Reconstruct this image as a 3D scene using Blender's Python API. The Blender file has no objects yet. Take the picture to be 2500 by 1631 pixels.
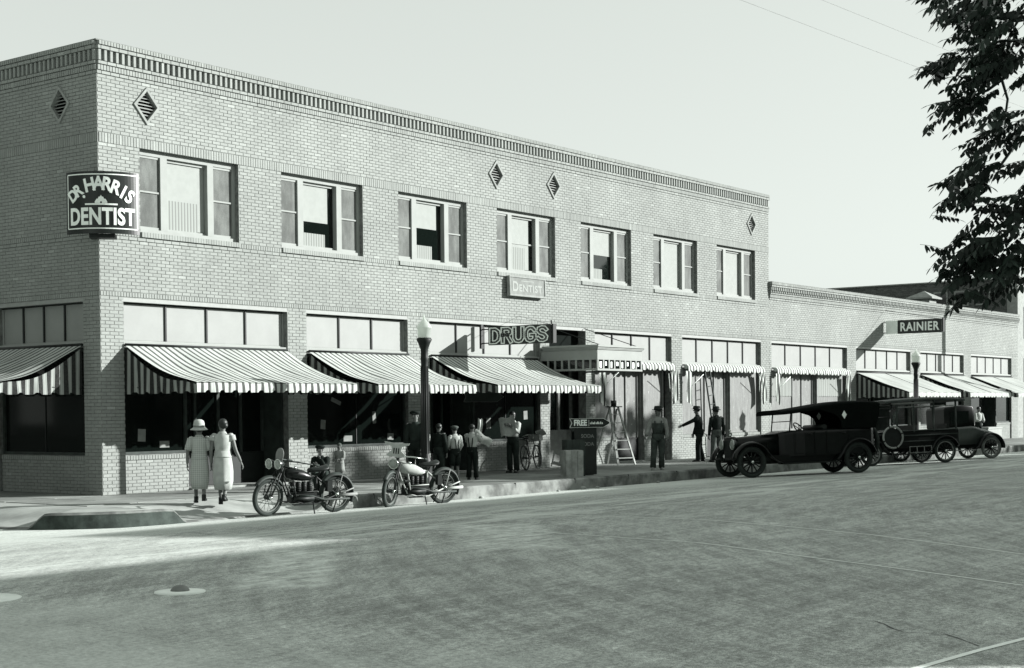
import bpy, math, random
import numpy as np
from mathutils import Matrix, Vector
random.seed(7); rng = np.random.default_rng(7)
R = math.radians
sc = bpy.context.scene
col = sc.collection

# ---------------------------------------------------------------- camera, sky, sun, exposure
CAM = Vector((-19.299, -24.881, 1.683)); YAW, PITCH, ROLL = 0.925878, -0.022334, -0.009131
FPX, PX, PY = 3664.8, 1248.8, 1079.9          # focal length and principal point, in pixels of a 2500 wide picture
_f = Vector((math.sin(YAW)*math.cos(PITCH), math.cos(YAW)*math.cos(PITCH), math.sin(PITCH)))
_r = Vector((math.cos(YAW), -math.sin(YAW), 0)); _u = _r.cross(_f)
CR = _r*math.cos(ROLL) + _u*math.sin(ROLL); CU = -_r*math.sin(ROLL) + _u*math.cos(ROLL); CF = _f
cd = bpy.data.cameras.new('camera'); cam = bpy.data.objects.new('camera', cd); col.objects.link(cam)
cd.sensor_width = 36; cd.lens = FPX/2500*36; cd.shift_x = (1250-PX)/2500; cd.shift_y = (PY-815.5)/2500
cd.clip_start = 0.1; cd.clip_end = 2000
m = Matrix.Identity(4)
for i in range(3):
    m[i][0], m[i][1], m[i][2], m[i][3] = CR[i], CU[i], -CF[i], CAM[i]
cam.matrix_world = m; sc.camera = cam

SUN = Vector((1.05, -1.0, 0.48)).normalized()
EL = math.asin(SUN.z); AZ = math.atan2(SUN.x, SUN.y)      # azimuth from +Y towards +X
w = bpy.data.worlds.new('World'); sc.world = w; w.use_nodes = True
nt = w.node_tree; nt.nodes.clear()
sky = nt.nodes.new('ShaderNodeTexSky'); sky.sky_type = 'NISHITA'; sky.sun_disc = False
sky.sun_elevation = EL; sky.sun_rotation = AZ; sky.air_density = 1.0; sky.dust_density = 2.0; sky.ozone_density = 1.0
bw = nt.nodes.new('ShaderNodeRGBToBW'); mx = nt.nodes.new('ShaderNodeMix'); mx.data_type = 'RGBA'; mx.blend_type = 'MULTIPLY'
mx.inputs[0].default_value = 1.0; mx.inputs[7].default_value = (0.93, 1.0, 0.945, 1)   # silver print: monochrome with a faint green cast
bg = nt.nodes.new('ShaderNodeBackground'); bg.inputs[1].default_value = 0.15
wo = nt.nodes.new('ShaderNodeOutputWorld')
nt.links.new(sky.outputs[0], bw.inputs[0]); pw = nt.nodes.new('ShaderNodeMath'); pw.operation = 'POWER'; pw.inputs[1].default_value = 0.33      # the blue-sensitive plate flattens the sky towards white
nt.links.new(bw.outputs[0], pw.inputs[0]); nt.links.new(pw.outputs[0], mx.inputs[6]); nt.links.new(mx.outputs[2], bg.inputs[0]); nt.links.new(bg.outputs[0], wo.inputs[0])
sl = bpy.data.lights.new('sun', 'SUN'); sl.energy = 3.15; sl.angle = R(0.5); sl.color = (1.0, 0.995, 0.98)
so = bpy.data.objects.new('sun', sl); col.objects.link(so)
so.rotation_euler = (-SUN).to_track_quat('-Z', 'Y').to_euler(); so.location = (20, -60, 40)
vs = sc.view_settings; sc.display_settings.display_device = 'sRGB'
vs.view_transform = 'Standard'; vs.look = 'None'; vs.gamma = 1; vs.use_curve_mapping = False; vs.exposure = 1.92

# ---------------------------------------------------------------- materials
def tint(v):
    t = min(1.0, max(0.0, v)/0.12)**0.5
    return (v*(0.55+0.385*t), v, v*(0.80+0.145*t), 1)
class G:                                        # small node-graph builder
    def __init__(s, name):
        s.m = bpy.data.materials.new(name); s.m.use_nodes = True; s.t = s.m.node_tree; s.N = s.t.nodes; s.L = s.t.links
        s.b = s.N['Principled BSDF']
    def n(s, t): return s.N.new(t)
    def set(s, sock, v):
        if isinstance(v, bpy.types.NodeSocket): s.L.new(v, sock)
        else: sock.default_value = v
    def math(s, op, a, b=0.0, c=0.0, clamp=False):
        n = s.n('ShaderNodeMath'); n.operation = op; n.use_clamp = clamp
        s.set(n.inputs[0], a); s.set(n.inputs[1], b)
        if op in ('MULTIPLY_ADD', 'SMOOTH_MIN', 'WRAP', 'COMPARE'): s.set(n.inputs[2], c)
        return n.outputs[0]
    def obj(s): return s.n('ShaderNodeTexCoord').outputs['Object']
    def pos(s): return s.n('ShaderNodeNewGeometry').outputs['Position']
    def island(s): return s.n('ShaderNodeNewGeometry').outputs['Random Per Island']
    def objrand(s): return s.n('ShaderNodeObjectInfo').outputs['Random']
    def sep(s, v):
        n = s.n('ShaderNodeSeparateXYZ'); s.L.new(v, n.inputs[0]); return n.outputs
    def mapped(s, v, scale=(1, 1, 1), rot=(0, 0, 0)):
        n = s.n('ShaderNodeMapping'); n.inputs['Scale'].default_value = scale; n.inputs['Rotation'].default_value = rot; s.L.new(v, n.inputs[0]); return n.outputs[0]
    def noise(s, v, scale, detail=4, rough=0.6, dist=0.0):
        n = s.n('ShaderNodeTexNoise'); s.L.new(v, n.inputs['Vector']); n.inputs['Scale'].default_value = scale
        n.inputs['Detail'].default_value = detail; n.inputs['Roughness'].default_value = rough; n.inputs['Distortion'].default_value = dist
        return n.outputs[0]
    def rng(s, v, a, b, c, d, smooth=True):
        n = s.n('ShaderNodeMapRange'); n.interpolation_type = 'SMOOTHSTEP' if smooth else 'LINEAR'
        s.set(n.inputs[0], v)
        for i, q in enumerate((a, b, c, d)): n.inputs[1+i].default_value = q
        return n.outputs[0]
    def grey(s, v):                              # a value turned into the print's tone
        n = s.n('ShaderNodeCombineColor'); s.set(n.inputs[0], s.math('MULTIPLY', v, 0.93)); s.set(n.inputs[1], v); s.set(n.inputs[2], s.math('MULTIPLY', v, 0.94)); return n.outputs[0]
    def bump(s, h, strength=0.3, dist=0.01):
        n = s.n('ShaderNodeBump'); n.inputs['Strength'].default_value = strength; n.inputs['Distance'].default_value = dist; s.L.new(h, n.inputs['Height']); s.L.new(n.outputs[0], s.b.inputs['Normal'])
    def out(s, colour, rough=0.8, spec=0.3, metal=0.0):
        s.set(s.b.inputs['Base Color'], colour); s.set(s.b.inputs['Roughness'], rough); s.b.inputs['Specular IOR Level'].default_value = spec; s.b.inputs['Metallic'].default_value = metal
        return s.m
def plain(name, v, rough=0.75, spec=0.3, metal=0.0, var=0.15, scale=6.0, bump=0.15):
    g = G(name); nz = g.noise(g.obj(), scale, 5); k = g.rng(nz, 0.3, 0.7, 1-var, 1+var)
    n = g.n('ShaderNodeMix'); n.data_type = 'RGBA'; n.blend_type = 'MULTIPLY'; n.inputs[0].default_value = 1; n.inputs[6].default_value = tint(v)
    cc = g.n('ShaderNodeCombineColor'); [g.L.new(k, cc.inputs[i]) for i in range(3)]; g.L.new(cc.outputs[0], n.inputs[7])
    if bump: g.bump(g.noise(g.obj(), scale*8, 4), bump, 0.004)
    return g.out(n.outputs[2], rough, spec, metal)
def brickmat(name, v, var, objr=False):
    g = G(name); r = g.objrand() if objr else g.island()
    p = g.pos(); stain = g.rng(g.noise(p, 0.35, 5, 0.65), 0.3, 0.75, 0.86, 1.08)
    odd = g.rng(r, 0.97, 1.0, 1.0, 1.18)                       # a few paler bricks
    k = g.math('MULTIPLY', g.math('MULTIPLY', g.rng(r, 0, 0.97, v*(1-var), v*(1+var), False), odd), stain)
    k = g.math('MULTIPLY', k, g.rng(g.noise(p, 45, 3), 0.25, 0.75, 0.9, 1.08)); k = g.math('MULTIPLY', k, g.rng(g.noise(g.mapped(p, (2.2, 2.2, 0.16)), 1.3, 5, 0.7), 0.35, 0.75, 1.02, 0.93))
    g.bump(g.noise(p, 120, 3), 0.25, 0.003)
    return g.out(g.grey(k), 0.85, 0.2)
M = {}
BR = 0.255
M['brick'] = brickmat('buff_brick', BR, 0.06); M['brick1'] = brickmat('buff_brick_single', BR, 0.06, True)
M['mortar'] = plain('raked_mortar', 0.155, 0.95, 0.1, var=0.3, scale=9)
M['reveal'] = plain('brick_reveal', 0.2, 0.9, 0.2, var=0.2)
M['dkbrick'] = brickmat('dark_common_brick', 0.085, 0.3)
M['white'] = plain('white_paint', 0.27, 0.75, 0.2, var=0.05, scale=3)
M['cream'] = plain('cream_paint', 0.235, 0.6, 0.3, var=0.07)
M['prism'] = plain('prism_glass', 0.205, 0.55, 0.3, var=0.05, scale=2.0, bump=0.1)
M['blind'] = plain('window_blind', 0.28, 0.8, 0.1, var=0.04)
M['black'] = plain('black_paint', 0.012, 0.35, 0.4, var=0.2)
M['iron'] = plain('dark_iron', 0.009, 0.55, 0.25, var=0.25)
M['dark'] = plain('dark_void', 0.006, 0.9, 0.05, var=0.2)
M['stone'] = plain('pale_stone', 0.24, 0.85, 0.2, var=0.15)
M['concrete'] = plain('kerb_concrete', 0.15, 0.9, 0.15, var=0.5, scale=2.2, bump=0.5)
M['darkkerb'] = plain('dark_kerb_concrete', 0.05, 0.9, 0.15, var=0.5, scale=2.5, bump=0.5); M['walk'] = plain('pale_cement', 0.3, 0.9, 0.12, var=0.25, scale=1.3, bump=0.3)
M['wood'] = plain('bare_wood', 0.26, 0.8, 0.2, var=0.3, scale=4)
M['dkwood'] = plain('dark_wood', 0.035, 0.7, 0.25, var=0.3, scale=4)
M['greywood'] = plain('grey_panel_paint', 0.14, 0.6, 0.3, var=0.2)
M['globe'] = plain('opal_globe', 0.5, 0.3, 0.4, var=0.04)
_n = M['globe'].node_tree; _b = _n.nodes['Principled BSDF']; _b.inputs['Transmission Weight'].default_value = 0.0; _t = _n.nodes.new('ShaderNodeBsdfTranslucent'); _t.inputs[0].default_value = (0.8, 0.85, 0.8, 1); _m = _n.nodes.new('ShaderNodeMixShader'); _m.inputs[0].default_value = 0.5
_n.links.new(_b.outputs[0], _m.inputs[1]); _n.links.new(_t.outputs[0], _m.inputs[2]); _n.links.new(_m.outputs[0], _n.nodes['Material Output'].inputs[0])
M['deck'] = plain('dusty_grey_enamel', 0.055, 0.35, 0.6, var=0.15)
M['skin'] = plain('skin', 0.13, 0.6, 0.3, var=0.1); M['hair'] = plain('dark_hair', 0.012, 0.5, 0.4)
M['chrome'] = plain('nickel_plate', 0.55, 0.18, 0.5, 1.0, var=0.05, bump=0)
M['tyre'] = plain('tyre_rubber', 0.022, 0.8, 0.25, var=0.25); M['palerubber'] = plain('dusty_pale_rubber', 0.10, 0.85, 0.2, var=0.3)
M['carpaint'] = plain('black_enamel', 0.004, 0.35, 0.25, var=0.3); M['canvas'] = plain('black_canvas', 0.004, 0.9, 0.05, var=0.25)
M['dust'] = plain('dusty_enamel', 0.03, 0.6, 0.3, var=0.4)
M['paper'] = plain('newsprint', 0.40, 0.8, 0.1, var=0.12, scale=14)
M['shirt'] = plain('white_shirt', 0.36, 0.85, 0.1, var=0.12); M['gshirt'] = plain('grey_shirt', 0.2, 0.85, 0.1, var=0.15)
M['overall'] = plain('faded_overalls', 0.05, 0.85, 0.1, var=0.35); M['denim'] = plain('dark_denim', 0.024, 0.85, 0.1, var=0.3); M['suit'] = plain('dark_suit', 0.014, 0.85, 0.1, var=0.3); M['tweed'] = plain('grey_trousers', 0.07, 0.85, 0.1, var=0.25)
M['leather'] = plain('black_leather', 0.01, 0.5, 0.3); M['felt'] = plain('dark_felt', 0.02, 0.85, 0.1)
M['bark'] = plain('tree_bark', 0.025, 0.9, 0.1, var=0.4); M['cordmat'] = plain('wire_insulation', 0.05, 0.8, 0.1)
M['letter'] = plain('white_letter_paint', 0.8, 0.6, 0.3, var=0.05); M['signpale'] = plain('faded_sign_paint', 0.185, 0.8, 0.1); M['signgrey'] = plain('grey_sign_paint', 0.17, 0.6, 0.3)
M['bulb'] = plain('sign_bulb', 0.06, 0.15, 0.5)
def leafmat(name, v):
    g = G(name); k = g.rng(g.objrand(), 0, 1, v*0.7, v*1.35, False); k = g.math('MULTIPLY', k, g.rng(g.island(), 0, 1, 0.7, 1.3, False))
    n = g.n('ShaderNodeCombineColor'); g.L.new(g.math('MULTIPLY', k, 0.6), n.inputs[0]); g.L.new(k, n.inputs[1]); g.L.new(g.math('MULTIPLY', k, 0.75), n.inputs[2])
    return g.out(n.outputs[0], 0.65, 0.2)
M['leaf'] = leafmat('dark_leaf', 0.02); M['leaf2'] = leafmat('street_tree_leaf', 0.03)
def glassmat(name, v, rough):
    g = G(name); return g.out(tint(v), rough, 0.5)
M['glass'] = glassmat('dark_window_glass', 0.006, 0.03); M['shopglass'] = glassmat('shop_glass', 0.005, 0.06)
def washed():                                    # panes daubed with whiting: streaks and blobs of distemper
    g = G('whitewashed_glass'); p = g.obj()
    a = g.noise(g.mapped(p, (3, 3, 0.6)), 2.5, 5, 0.7); b = g.noise(p, 9, 3); f = g.noise(p, 60, 2)
    k = g.math('ADD', g.rng(a, 0.3, 0.75, 0.085, 0.155), g.rng(b, 0.66, 0.72, 0, 0.15)); k = g.math('MULTIPLY', k, g.rng(f, 0.3, 0.7, 0.8, 1.2))
    return g.out(g.grey(k), 0.45, 0.4)
M['washed'] = washed()
def screen():
    g = G('insect_screen'); p = g.obj(); a = g.noise(g.mapped(p, (2, 2, 0.8)), 2.0, 4)
    return g.out(g.grey(g.math('MULTIPLY', g.rng(a, 0.3, 0.7, 0.085, 0.15), g.rng(g.noise(p, 70, 2), 0.3, 0.7, 0.85, 1.15))), 0.8, 0.15)
M['screen'] = screen()
def curtain():
    g = G('lace_curtain'); p = g.sep(g.obj()); wv = g.math('SINE', g.math('MULTIPLY', p[0], 75)); return g.out(g.grey(g.rng(wv, -1, 1, 0.17, 0.29)), 0.8, 0.1)
M['curtain'] = curtain()
def striped(name, axis, period, dark, light, pin=True, frac=0.47):
    g = G(name); p = g.sep(g.obj()); t = g.math('FRACT', g.math('DIVIDE', p[axis], period))
    d = g.math('MULTIPLY', g.math('GREATER_THAN', t, frac), 1.0)
    if pin:
        for c_ in (0.10, 0.37): d = g.math('MAXIMUM', d, g.math('MULTIPLY', g.math('LESS_THAN', g.math('ABSOLUTE', g.math('SUBTRACT', t, c_)), 0.022), 0.6))
    f = g.noise(g.obj(), 30, 3); d = g.math('MULTIPLY', d, g.rng(f, 0.2, 0.8, 0.9, 1.0))
    k = g.math('MULTIPLY_ADD', d, dark-light, light); k = g.math('MULTIPLY', k, g.rng(g.noise(g.obj(), 1.5, 5, 0.65), 0.3, 0.72, 1.05, 0.84))
    m_ = g.out(g.grey(k), 0.85, 0.1)
    return m_
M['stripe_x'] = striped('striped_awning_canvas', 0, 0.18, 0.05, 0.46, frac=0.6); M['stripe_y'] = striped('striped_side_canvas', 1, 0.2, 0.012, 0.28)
M['stripe_z'] = striped('striped_furled_canvas', 0, 0.115, 0.03, 0.55, pin=False, frac=0.5)
M['palecanvas'] = plain('pale_awning_canvas', 0.35, 0.85, 0.1, var=0.05, scale=1)
def checked():
    g = G('checked_cotton'); p = g.sep(g.obj())
    s_ = [g.math('GREATER_THAN', g.math('FRACT', g.math('MULTIPLY', p[i], 22)), 0.68) for i in (1, 2)]
    return g.out(g.grey(g.math('MULTIPLY_ADD', g.math('ADD', s_[0], s_[1]), -0.075, 0.40)), 0.85, 0.1)
M['check'] = checked()
def roadmat():
    g = G('dusty_oiled_road'); p = g.pos(); s_ = g.sep(p)
    fine = g.noise(p, 22, 4, 0.75); grit = g.noise(p, 110, 2, 0.6); big = g.noise(p, 0.22, 5, 0.6)
    st = g.noise(g.mapped(p, (0.22, 1.6, 1), (0, 0, R(-4))), 1.2, 6, 0.7, 0.4)       # wheel-worn streaks along the street
    st2 = g.noise(g.mapped(p, (1.5, 0.25, 1), (0, 0, R(-24))), 1.0, 6, 0.7, 0.5)     # turning tracks across it
    st3 = g.noise(g.mapped(p, (0.9, 5.5, 1), (0, 0, R(-10))), 1.3, 5, 0.75, 0.3)         # short drag marks
    k = g.math('MULTIPLY', 0.36, g.rng(big, 0.3, 0.7, 0.92, 1.08)); k = g.math('MULTIPLY', k, g.rng(st3, 0.32, 0.7, 0.84, 1.14))
    k = g.math('MULTIPLY', k, g.rng(st, 0.3, 0.72, 0.84, 1.16)); k = g.math('MULTIPLY', k, g.rng(st2, 0.3, 0.7, 0.93, 1.07))
    k = g.math('MULTIPLY', k, g.rng(g.noise(p, 2.6, 6, 0.75, 0.8), 0.63, 0.72, 1.0, 0.72)); k = g.math('MULTIPLY', k, g.rng(fine, 0.25, 0.75, 0.58, 1.40)); k = g.math('MULTIPLY', k, g.rng(grit, 0.3, 0.7, 0.55, 1.45))
    for cx_, cy_, fq, lo, hi in ((9.0, -30.0, 5.5, 0.84, 1.12), (-16.0, -3.0, 6.5, 0.88, 1.09)):      # tracks of cars turning at the crossing
        dx, dy = g.math('SUBTRACT', s_[0], cx_), g.math('SUBTRACT', s_[1], cy_); rr = g.math('SQRT', g.math('ADD', g.math('MULTIPLY', dx, dx), g.math('MULTIPLY', dy, dy)))
        rr = g.math('MULTIPLY_ADD', g.noise(p, 0.14, 1), 0.6, rr); cv = g.n('ShaderNodeCombineXYZ'); g.L.new(rr, cv.inputs[0]); g.L.new(g.math('MULTIPLY', s_[0], 0.12), cv.inputs[1])
        k = g.math('MULTIPLY', k, g.rng(g.noise(cv.outputs[0], fq, 4, 0.7), 0.34, 0.66, lo, hi))
    wob = g.math('MULTIPLY_ADD', g.noise(p, 0.5, 4), 1.6, s_[1]); y = g.math('SUBTRACT', wob, 0.8)
    # dust thrown into the gutter and lying in a streaky band beside the wheel tracks
    gut = g.math('MULTIPLY', g.rng(y, -8.2, -6.0, 0, 1), g.rng(st, 0.3, 0.6, 0.55, 1.0))
    ys = s_[1]
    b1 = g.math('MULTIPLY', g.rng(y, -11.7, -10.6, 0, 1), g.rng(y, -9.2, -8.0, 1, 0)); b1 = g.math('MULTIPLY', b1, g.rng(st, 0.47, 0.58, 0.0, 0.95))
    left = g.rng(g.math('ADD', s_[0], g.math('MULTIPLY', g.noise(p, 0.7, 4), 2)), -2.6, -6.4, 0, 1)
    b2 = g.math('MULTIPLY', g.math('MULTIPLY', g.rng(y, -12.2, -11.4, 0, 1), g.rng(y, -8.4, -7.0, 1, 0)), g.math('MULTIPLY', left, 0.35))  # sunlit band across the left of the road, painted as paler colour
    b3 = g.math('MULTIPLY', g.rng(g.math('ADD', s_[0], g.math('MULTIPLY', g.noise(p, 0.5, 4), 2.4)), -8.9, -11.8, 0, 0.85), g.rng(st2, 0.3, 0.6, 0.5, 1))  # sunlight on the near left corner, put into the road colour
    def sun_patch(ax, ay, bx, by, wd, amt):           # window-reflected sunlight painted as a pale patch along a-b, ragged at its edges
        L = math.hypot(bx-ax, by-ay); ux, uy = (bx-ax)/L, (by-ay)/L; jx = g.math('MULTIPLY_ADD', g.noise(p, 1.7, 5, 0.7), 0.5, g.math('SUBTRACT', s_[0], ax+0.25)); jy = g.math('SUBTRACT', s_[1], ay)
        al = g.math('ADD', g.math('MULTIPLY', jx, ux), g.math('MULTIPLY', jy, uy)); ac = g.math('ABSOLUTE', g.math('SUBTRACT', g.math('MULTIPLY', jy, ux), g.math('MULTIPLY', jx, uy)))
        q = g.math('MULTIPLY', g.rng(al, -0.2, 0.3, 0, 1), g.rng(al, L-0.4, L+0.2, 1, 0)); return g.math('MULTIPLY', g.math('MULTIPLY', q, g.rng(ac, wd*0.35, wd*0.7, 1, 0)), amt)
    sc_ = g.math('MAXIMUM', sun_patch(-6.1, -11.8, -9.3, -14.6, 0.8, 0.95), sun_patch(-1.7, -11.3, -5.0, -14.2, 1.2, 0.8)); sc_ = g.math('MULTIPLY', sc_, g.math('MULTIPLY', g.rng(st3, 0.38, 0.6, 0.25, 1.0), g.rng(g.noise(p, 3.5, 5, 0.7), 0.35, 0.6, 0.35, 1.0)))
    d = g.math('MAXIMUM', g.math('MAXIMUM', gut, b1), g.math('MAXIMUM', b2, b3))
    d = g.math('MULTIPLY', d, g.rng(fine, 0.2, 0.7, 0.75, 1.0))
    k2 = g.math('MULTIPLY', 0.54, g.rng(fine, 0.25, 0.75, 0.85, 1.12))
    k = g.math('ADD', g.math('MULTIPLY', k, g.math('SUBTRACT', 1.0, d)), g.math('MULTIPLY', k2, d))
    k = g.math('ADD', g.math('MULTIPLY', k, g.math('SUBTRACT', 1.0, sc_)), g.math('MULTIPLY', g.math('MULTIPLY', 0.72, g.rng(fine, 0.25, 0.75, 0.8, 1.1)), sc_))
    g.bump(g.math('ADD', g.math('MULTIPLY', grit, 0.5), g.math('MULTIPLY', st, 1.5)), 0.5, 0.012)
    return g.out(g.grey(k), 0.9, 0.15)
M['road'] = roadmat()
def slabmat():
    g = G('cement_paving'); p = g.pos()
    k = g.math('MULTIPLY', g.rng(g.objrand(), 0, 1, 0.16, 0.27, False), g.rng(g.noise(p, 1.1, 5, 0.7), 0.3, 0.7, 0.72, 1.18)); k = g.math('MULTIPLY', k, g.rng(g.noise(p, 60, 3), 0.3, 0.7, 0.85, 1.12))
    g.bump(g.noise(p, 80, 3), 0.3, 0.004); return g.out(g.grey(k), 0.9, 0.15)
M['slab'] = slabmat()

# ---------------------------------------------------------------- mesh helpers
class MB:
    def __init__(s): s.v = []; s.f = []; s.sm = []
    def add(s, vs, fs, smooth=False, mat=None):
        o = len(s.v)
        s.v += [tuple(mat @ Vector(q)) if mat else tuple(q) for q in vs]
        s.f += [tuple(i+o for i in f) for f in fs]; s.sm += [smooth]*len(fs)
        return s
    def box(s, x0, x1, y0, y1, z0, z1, mat=None):
        v = [(x, y, z) for z in (z0, z1) for y in (y0, y1) for x in (x0, x1)]
        return s.add(v, [(0, 2, 3, 1), (4, 5, 7, 6), (0, 1, 5, 4), (2, 6, 7, 3), (0, 4, 6, 2), (1, 3, 7, 5)], False, mat)
    def bar(s, a, b, wd, ht=None, up=(0, 0, 1)):
        a, b = Vector(a), Vector(b); ht = ht or wd; d = (b-a); L = d.length; d.normalize()
        x = Vector(up).cross(d)
        if x.length < 1e-4: x = Vector((1, 0, 0)).cross(d)
        x.normalize(); z = d.cross(x)
        v = [tuple(p + x*sx*wd/2 + z*sz*ht/2) for p in (a, b) for sx, sz in ((-1, -1), (1, -1), (1, 1), (-1, 1))]
        return s.add(v, [(0, 3, 2, 1), (4, 5, 6, 7)] + [(i, (i+1) % 4, 4+(i+1) % 4, 4+i) for i in range(4)])
    def tube(s, pts, r, n=8, closed=False, smooth=True, sq=None):
        P = [Vector(p) for p in pts]; k = len(P); rs = r if isinstance(r, (list, tuple)) else [r]*k
        v = []; f = []; nx = None
        for i, p in enumerate(P):
            t = (P[(i+1) % k]-P[i-1]) if closed else (P[min(i+1, k-1)]-P[max(i-1, 0)])
            t.normalize()
            if nx is None:
                nx = t.orthogonal().normalized() if sq is None else (Vector(sq)-t*t.dot(Vector(sq))).normalized()
            else:
                nx = nx - t*nx.dot(t)
                nx = nx.normalized() if nx.length > 1e-6 else t.orthogonal().normalized()
            b = t.cross(nx)
            rr = rs[i] if isinstance(rs[i], (list, tuple)) else (rs[i], rs[i])
            for j in range(n):
                a = 2*math.pi*j/n; v.append(tuple(p + nx*math.cos(a)*rr[0] + b*math.sin(a)*rr[1]))
        for i in range(k if closed else k-1):
            for j in range(n):
                a, b2 = i*n, ((i+1) % k)*n; f.append((a+j, a+(j+1) % n, b2+(j+1) % n, b2+j))
        s.add(v, f, smooth)
        if not closed:
            o = len(s.v)-len(v); s.f += [tuple(o+j for j in range(n))[::-1], tuple(o+(k-1)*n+j for j in range(n))]; s.sm += [False, False]
        return s
    def lathe(s, prof, n=16, mat=None, smooth=True):        # profile (r, z) turned round z
        v = []; f = []
        for r, z in prof:
            for j in range(n): a = 2*math.pi*j/n; v.append((r*math.cos(a), r*math.sin(a), z))
        for i in range(len(prof)-1):
            for j in range(n): f.append((i*n+j, i*n+(j+1) % n, (i+1)*n+(j+1) % n, (i+1)*n+j))
        f.append(tuple(range(n))[::-1]); f.append(tuple((len(prof)-1)*n+j for j in range(n)))
        return s.add(v, f, smooth, mat)
    def loft(s, rings, smooth=True, cap=True):
        n = len(rings[0]); v = [q for r_ in rings for q in r_]; f = []
        for i in range(len(rings)-1):
            for j in range(n): f.append((i*n+j, i*n+(j+1) % n, (i+1)*n+(j+1) % n, (i+1)*n+j))
        s.add(v, f, smooth)
        if cap:
            o = len(s.v)-len(v); s.f += [tuple(o+j for j in range(n))[::-1], tuple(o+(len(rings)-1)*n+j for j in range(n))]; s.sm += [False, False]
        return s
    def ell(s, c, r, n=12, k=7, mat=None):
        pr = [(max(1e-3, math.sin(math.pi*i/k)), -math.cos(math.pi*i/k)) for i in range(k+1)]
        mm = Matrix.Translation(c) @ Matrix.Diagonal((r[0], r[1], r[2], 1))
        return s.lathe(pr, n, (mat @ mm) if mat else mm)
    def torus(s, c, Rr, r, axis='y', n=28, k=8, flat=1.0):
        v = []; f = []
        for i in range(n):
            a = 2*math.pi*i/n
            for j in range(k):
                b = 2*math.pi*j/k; rad = Rr + r*math.cos(b); h = r*flat*math.sin(b)
                q = (rad*math.cos(a), h, rad*math.sin(a)) if axis == 'y' else ((rad*math.cos(a), rad*math.sin(a), h) if axis == 'z' else (h, rad*math.cos(a), rad*math.sin(a)))
                v.append((c[0]+q[0], c[1]+q[1], c[2]+q[2]))
        for i in range(n):
            for j in range(k): f.append((i*k+j, i*k+(j+1) % k, ((i+1) % n)*k+(j+1) % k, ((i+1) % n)*k+j))
        return s.add(v, f, True)
    def prism(s, poly, a, b, plane='xz'):
        n = len(poly); q = (lambda p, t: (p[0], t, p[1])) if plane == 'xz' else ((lambda p, t: (p[0], p[1], t)) if plane == 'xy' else (lambda p, t: (t, p[0], p[1])))
        v = [q(p, a) for p in poly] + [q(p, b) for p in poly]
        return s.add(v, [tuple(range(n))[::-1], tuple(range(n, 2*n))] + [(i, (i+1) % n, n+(i+1) % n, n+i) for i in range(n)])
    def grid(s, fn, nu, nv, smooth=True, thick=0.0):
        v = [tuple(fn(i/nu, j/nv)) for i in range(nu+1) for j in range(nv+1)]
        f = [(i*(nv+1)+j, (i+1)*(nv+1)+j, (i+1)*(nv+1)+j+1, i*(nv+1)+j+1) for i in range(nu) for j in range(nv)]
        return s.add(v, f, smooth)
    def mesh(s, name, mats):
        me = bpy.data.meshes.new(name); me.from_pydata(s.v, [], s.f)
        me.polygons.foreach_set('use_smooth', s.sm)
        for mm in (mats if isinstance(mats, (list, tuple)) else [mats]): me.materials.append(M[mm] if isinstance(mm, str) else mm)
        me.update(); return me
def link(name, me, parent=None, loc=None, rot=None):
    o = bpy.data.objects.new(name, me); col.objects.link(o)
    if parent: o.parent = parent
    if loc is not None: o.location = loc
    if rot is not None: o.rotation_euler = rot
    return o
def part(name, mb, mat, parent, label=None, kind=None, loc=None, rot=None):
    o = link(name, mb.mesh(name, mat) if isinstance(mb, MB) else mb, parent, loc, rot)
    if label: o['label'] = label
    if kind: o['kind'] = kind
    return o
def tag(o, label, cat, group=None):
    o['label'] = label; o['category'] = cat
    if group: o['group'] = group
    return o
def thing(name, label, cat, loc=(0, 0, 0), rz=0.0, group=None):
    o = bpy.data.objects.new(name, None); col.objects.link(o); o.location = loc; o.rotation_euler = (0, 0, rz); o.empty_display_size = 0.2
    return tag(o, label, cat, group)
def struct(name, mb, mat):
    o = link(name, mb.mesh(name, mat)); o['kind'] = 'structure'; return o
def copy_tree(o, parent=None):
    c = o.copy(); col.objects.link(c); c.parent = parent
    for ch in list(o.children): copy_tree(ch, c)
    return c
def text_mb(body, size, bold=0.0, space=1.0):
    cu = bpy.data.curves.new('lettering', 'FONT'); cu.body = body; cu.size = size; cu.offset = bold; cu.space_character = space; cu.extrude = 0.006; cu.resolution_u = 4
    cu.align_x = 'CENTER'; cu.align_y = 'CENTER'
    o = bpy.data.objects.new('lettering', cu); me = bpy.data.meshes.new_from_object(o)
    mb = MB(); mb.add([tuple(q.co) for q in me.vertices], [tuple(p.vertices) for p in me.polygons])
    bpy.data.objects.remove(o); bpy.data.curves.remove(cu); bpy.data.meshes.remove(me)
    return mb
def ztrans(mb, fn):
    mb.v = [tuple(fn(q)) for q in mb.v]; return mb
def roadz(y):
    return -0.25*((y+14.5)/9.9)**2 if -24.4 <= y <= -4.6 else -0.25

# ---------------------------------------------------------------- ground, pavement, kerb
mb = MB(); xs = [-400, -120, -60, -30, -15, -5, 0, 10, 20, 30, 45, 60, 120, 400]
ys = [-400, -120, -60, -35, -24.6] + [-24.4+i*0.6 for i in range(33)] + [-4.6, -4.5, 0, 40, 120, 400]
v = [(x, y, roadz(y)) for x in xs for y in ys]; n_ = len(ys)
mb.add(v, [(i*n_+j, (i+1)*n_+j, (i+1)*n_+j+1, i*n_+j+1) for i in range(len(xs)-1) for j in range(n_-1)], True)
struct('road', mb, 'road')

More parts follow.
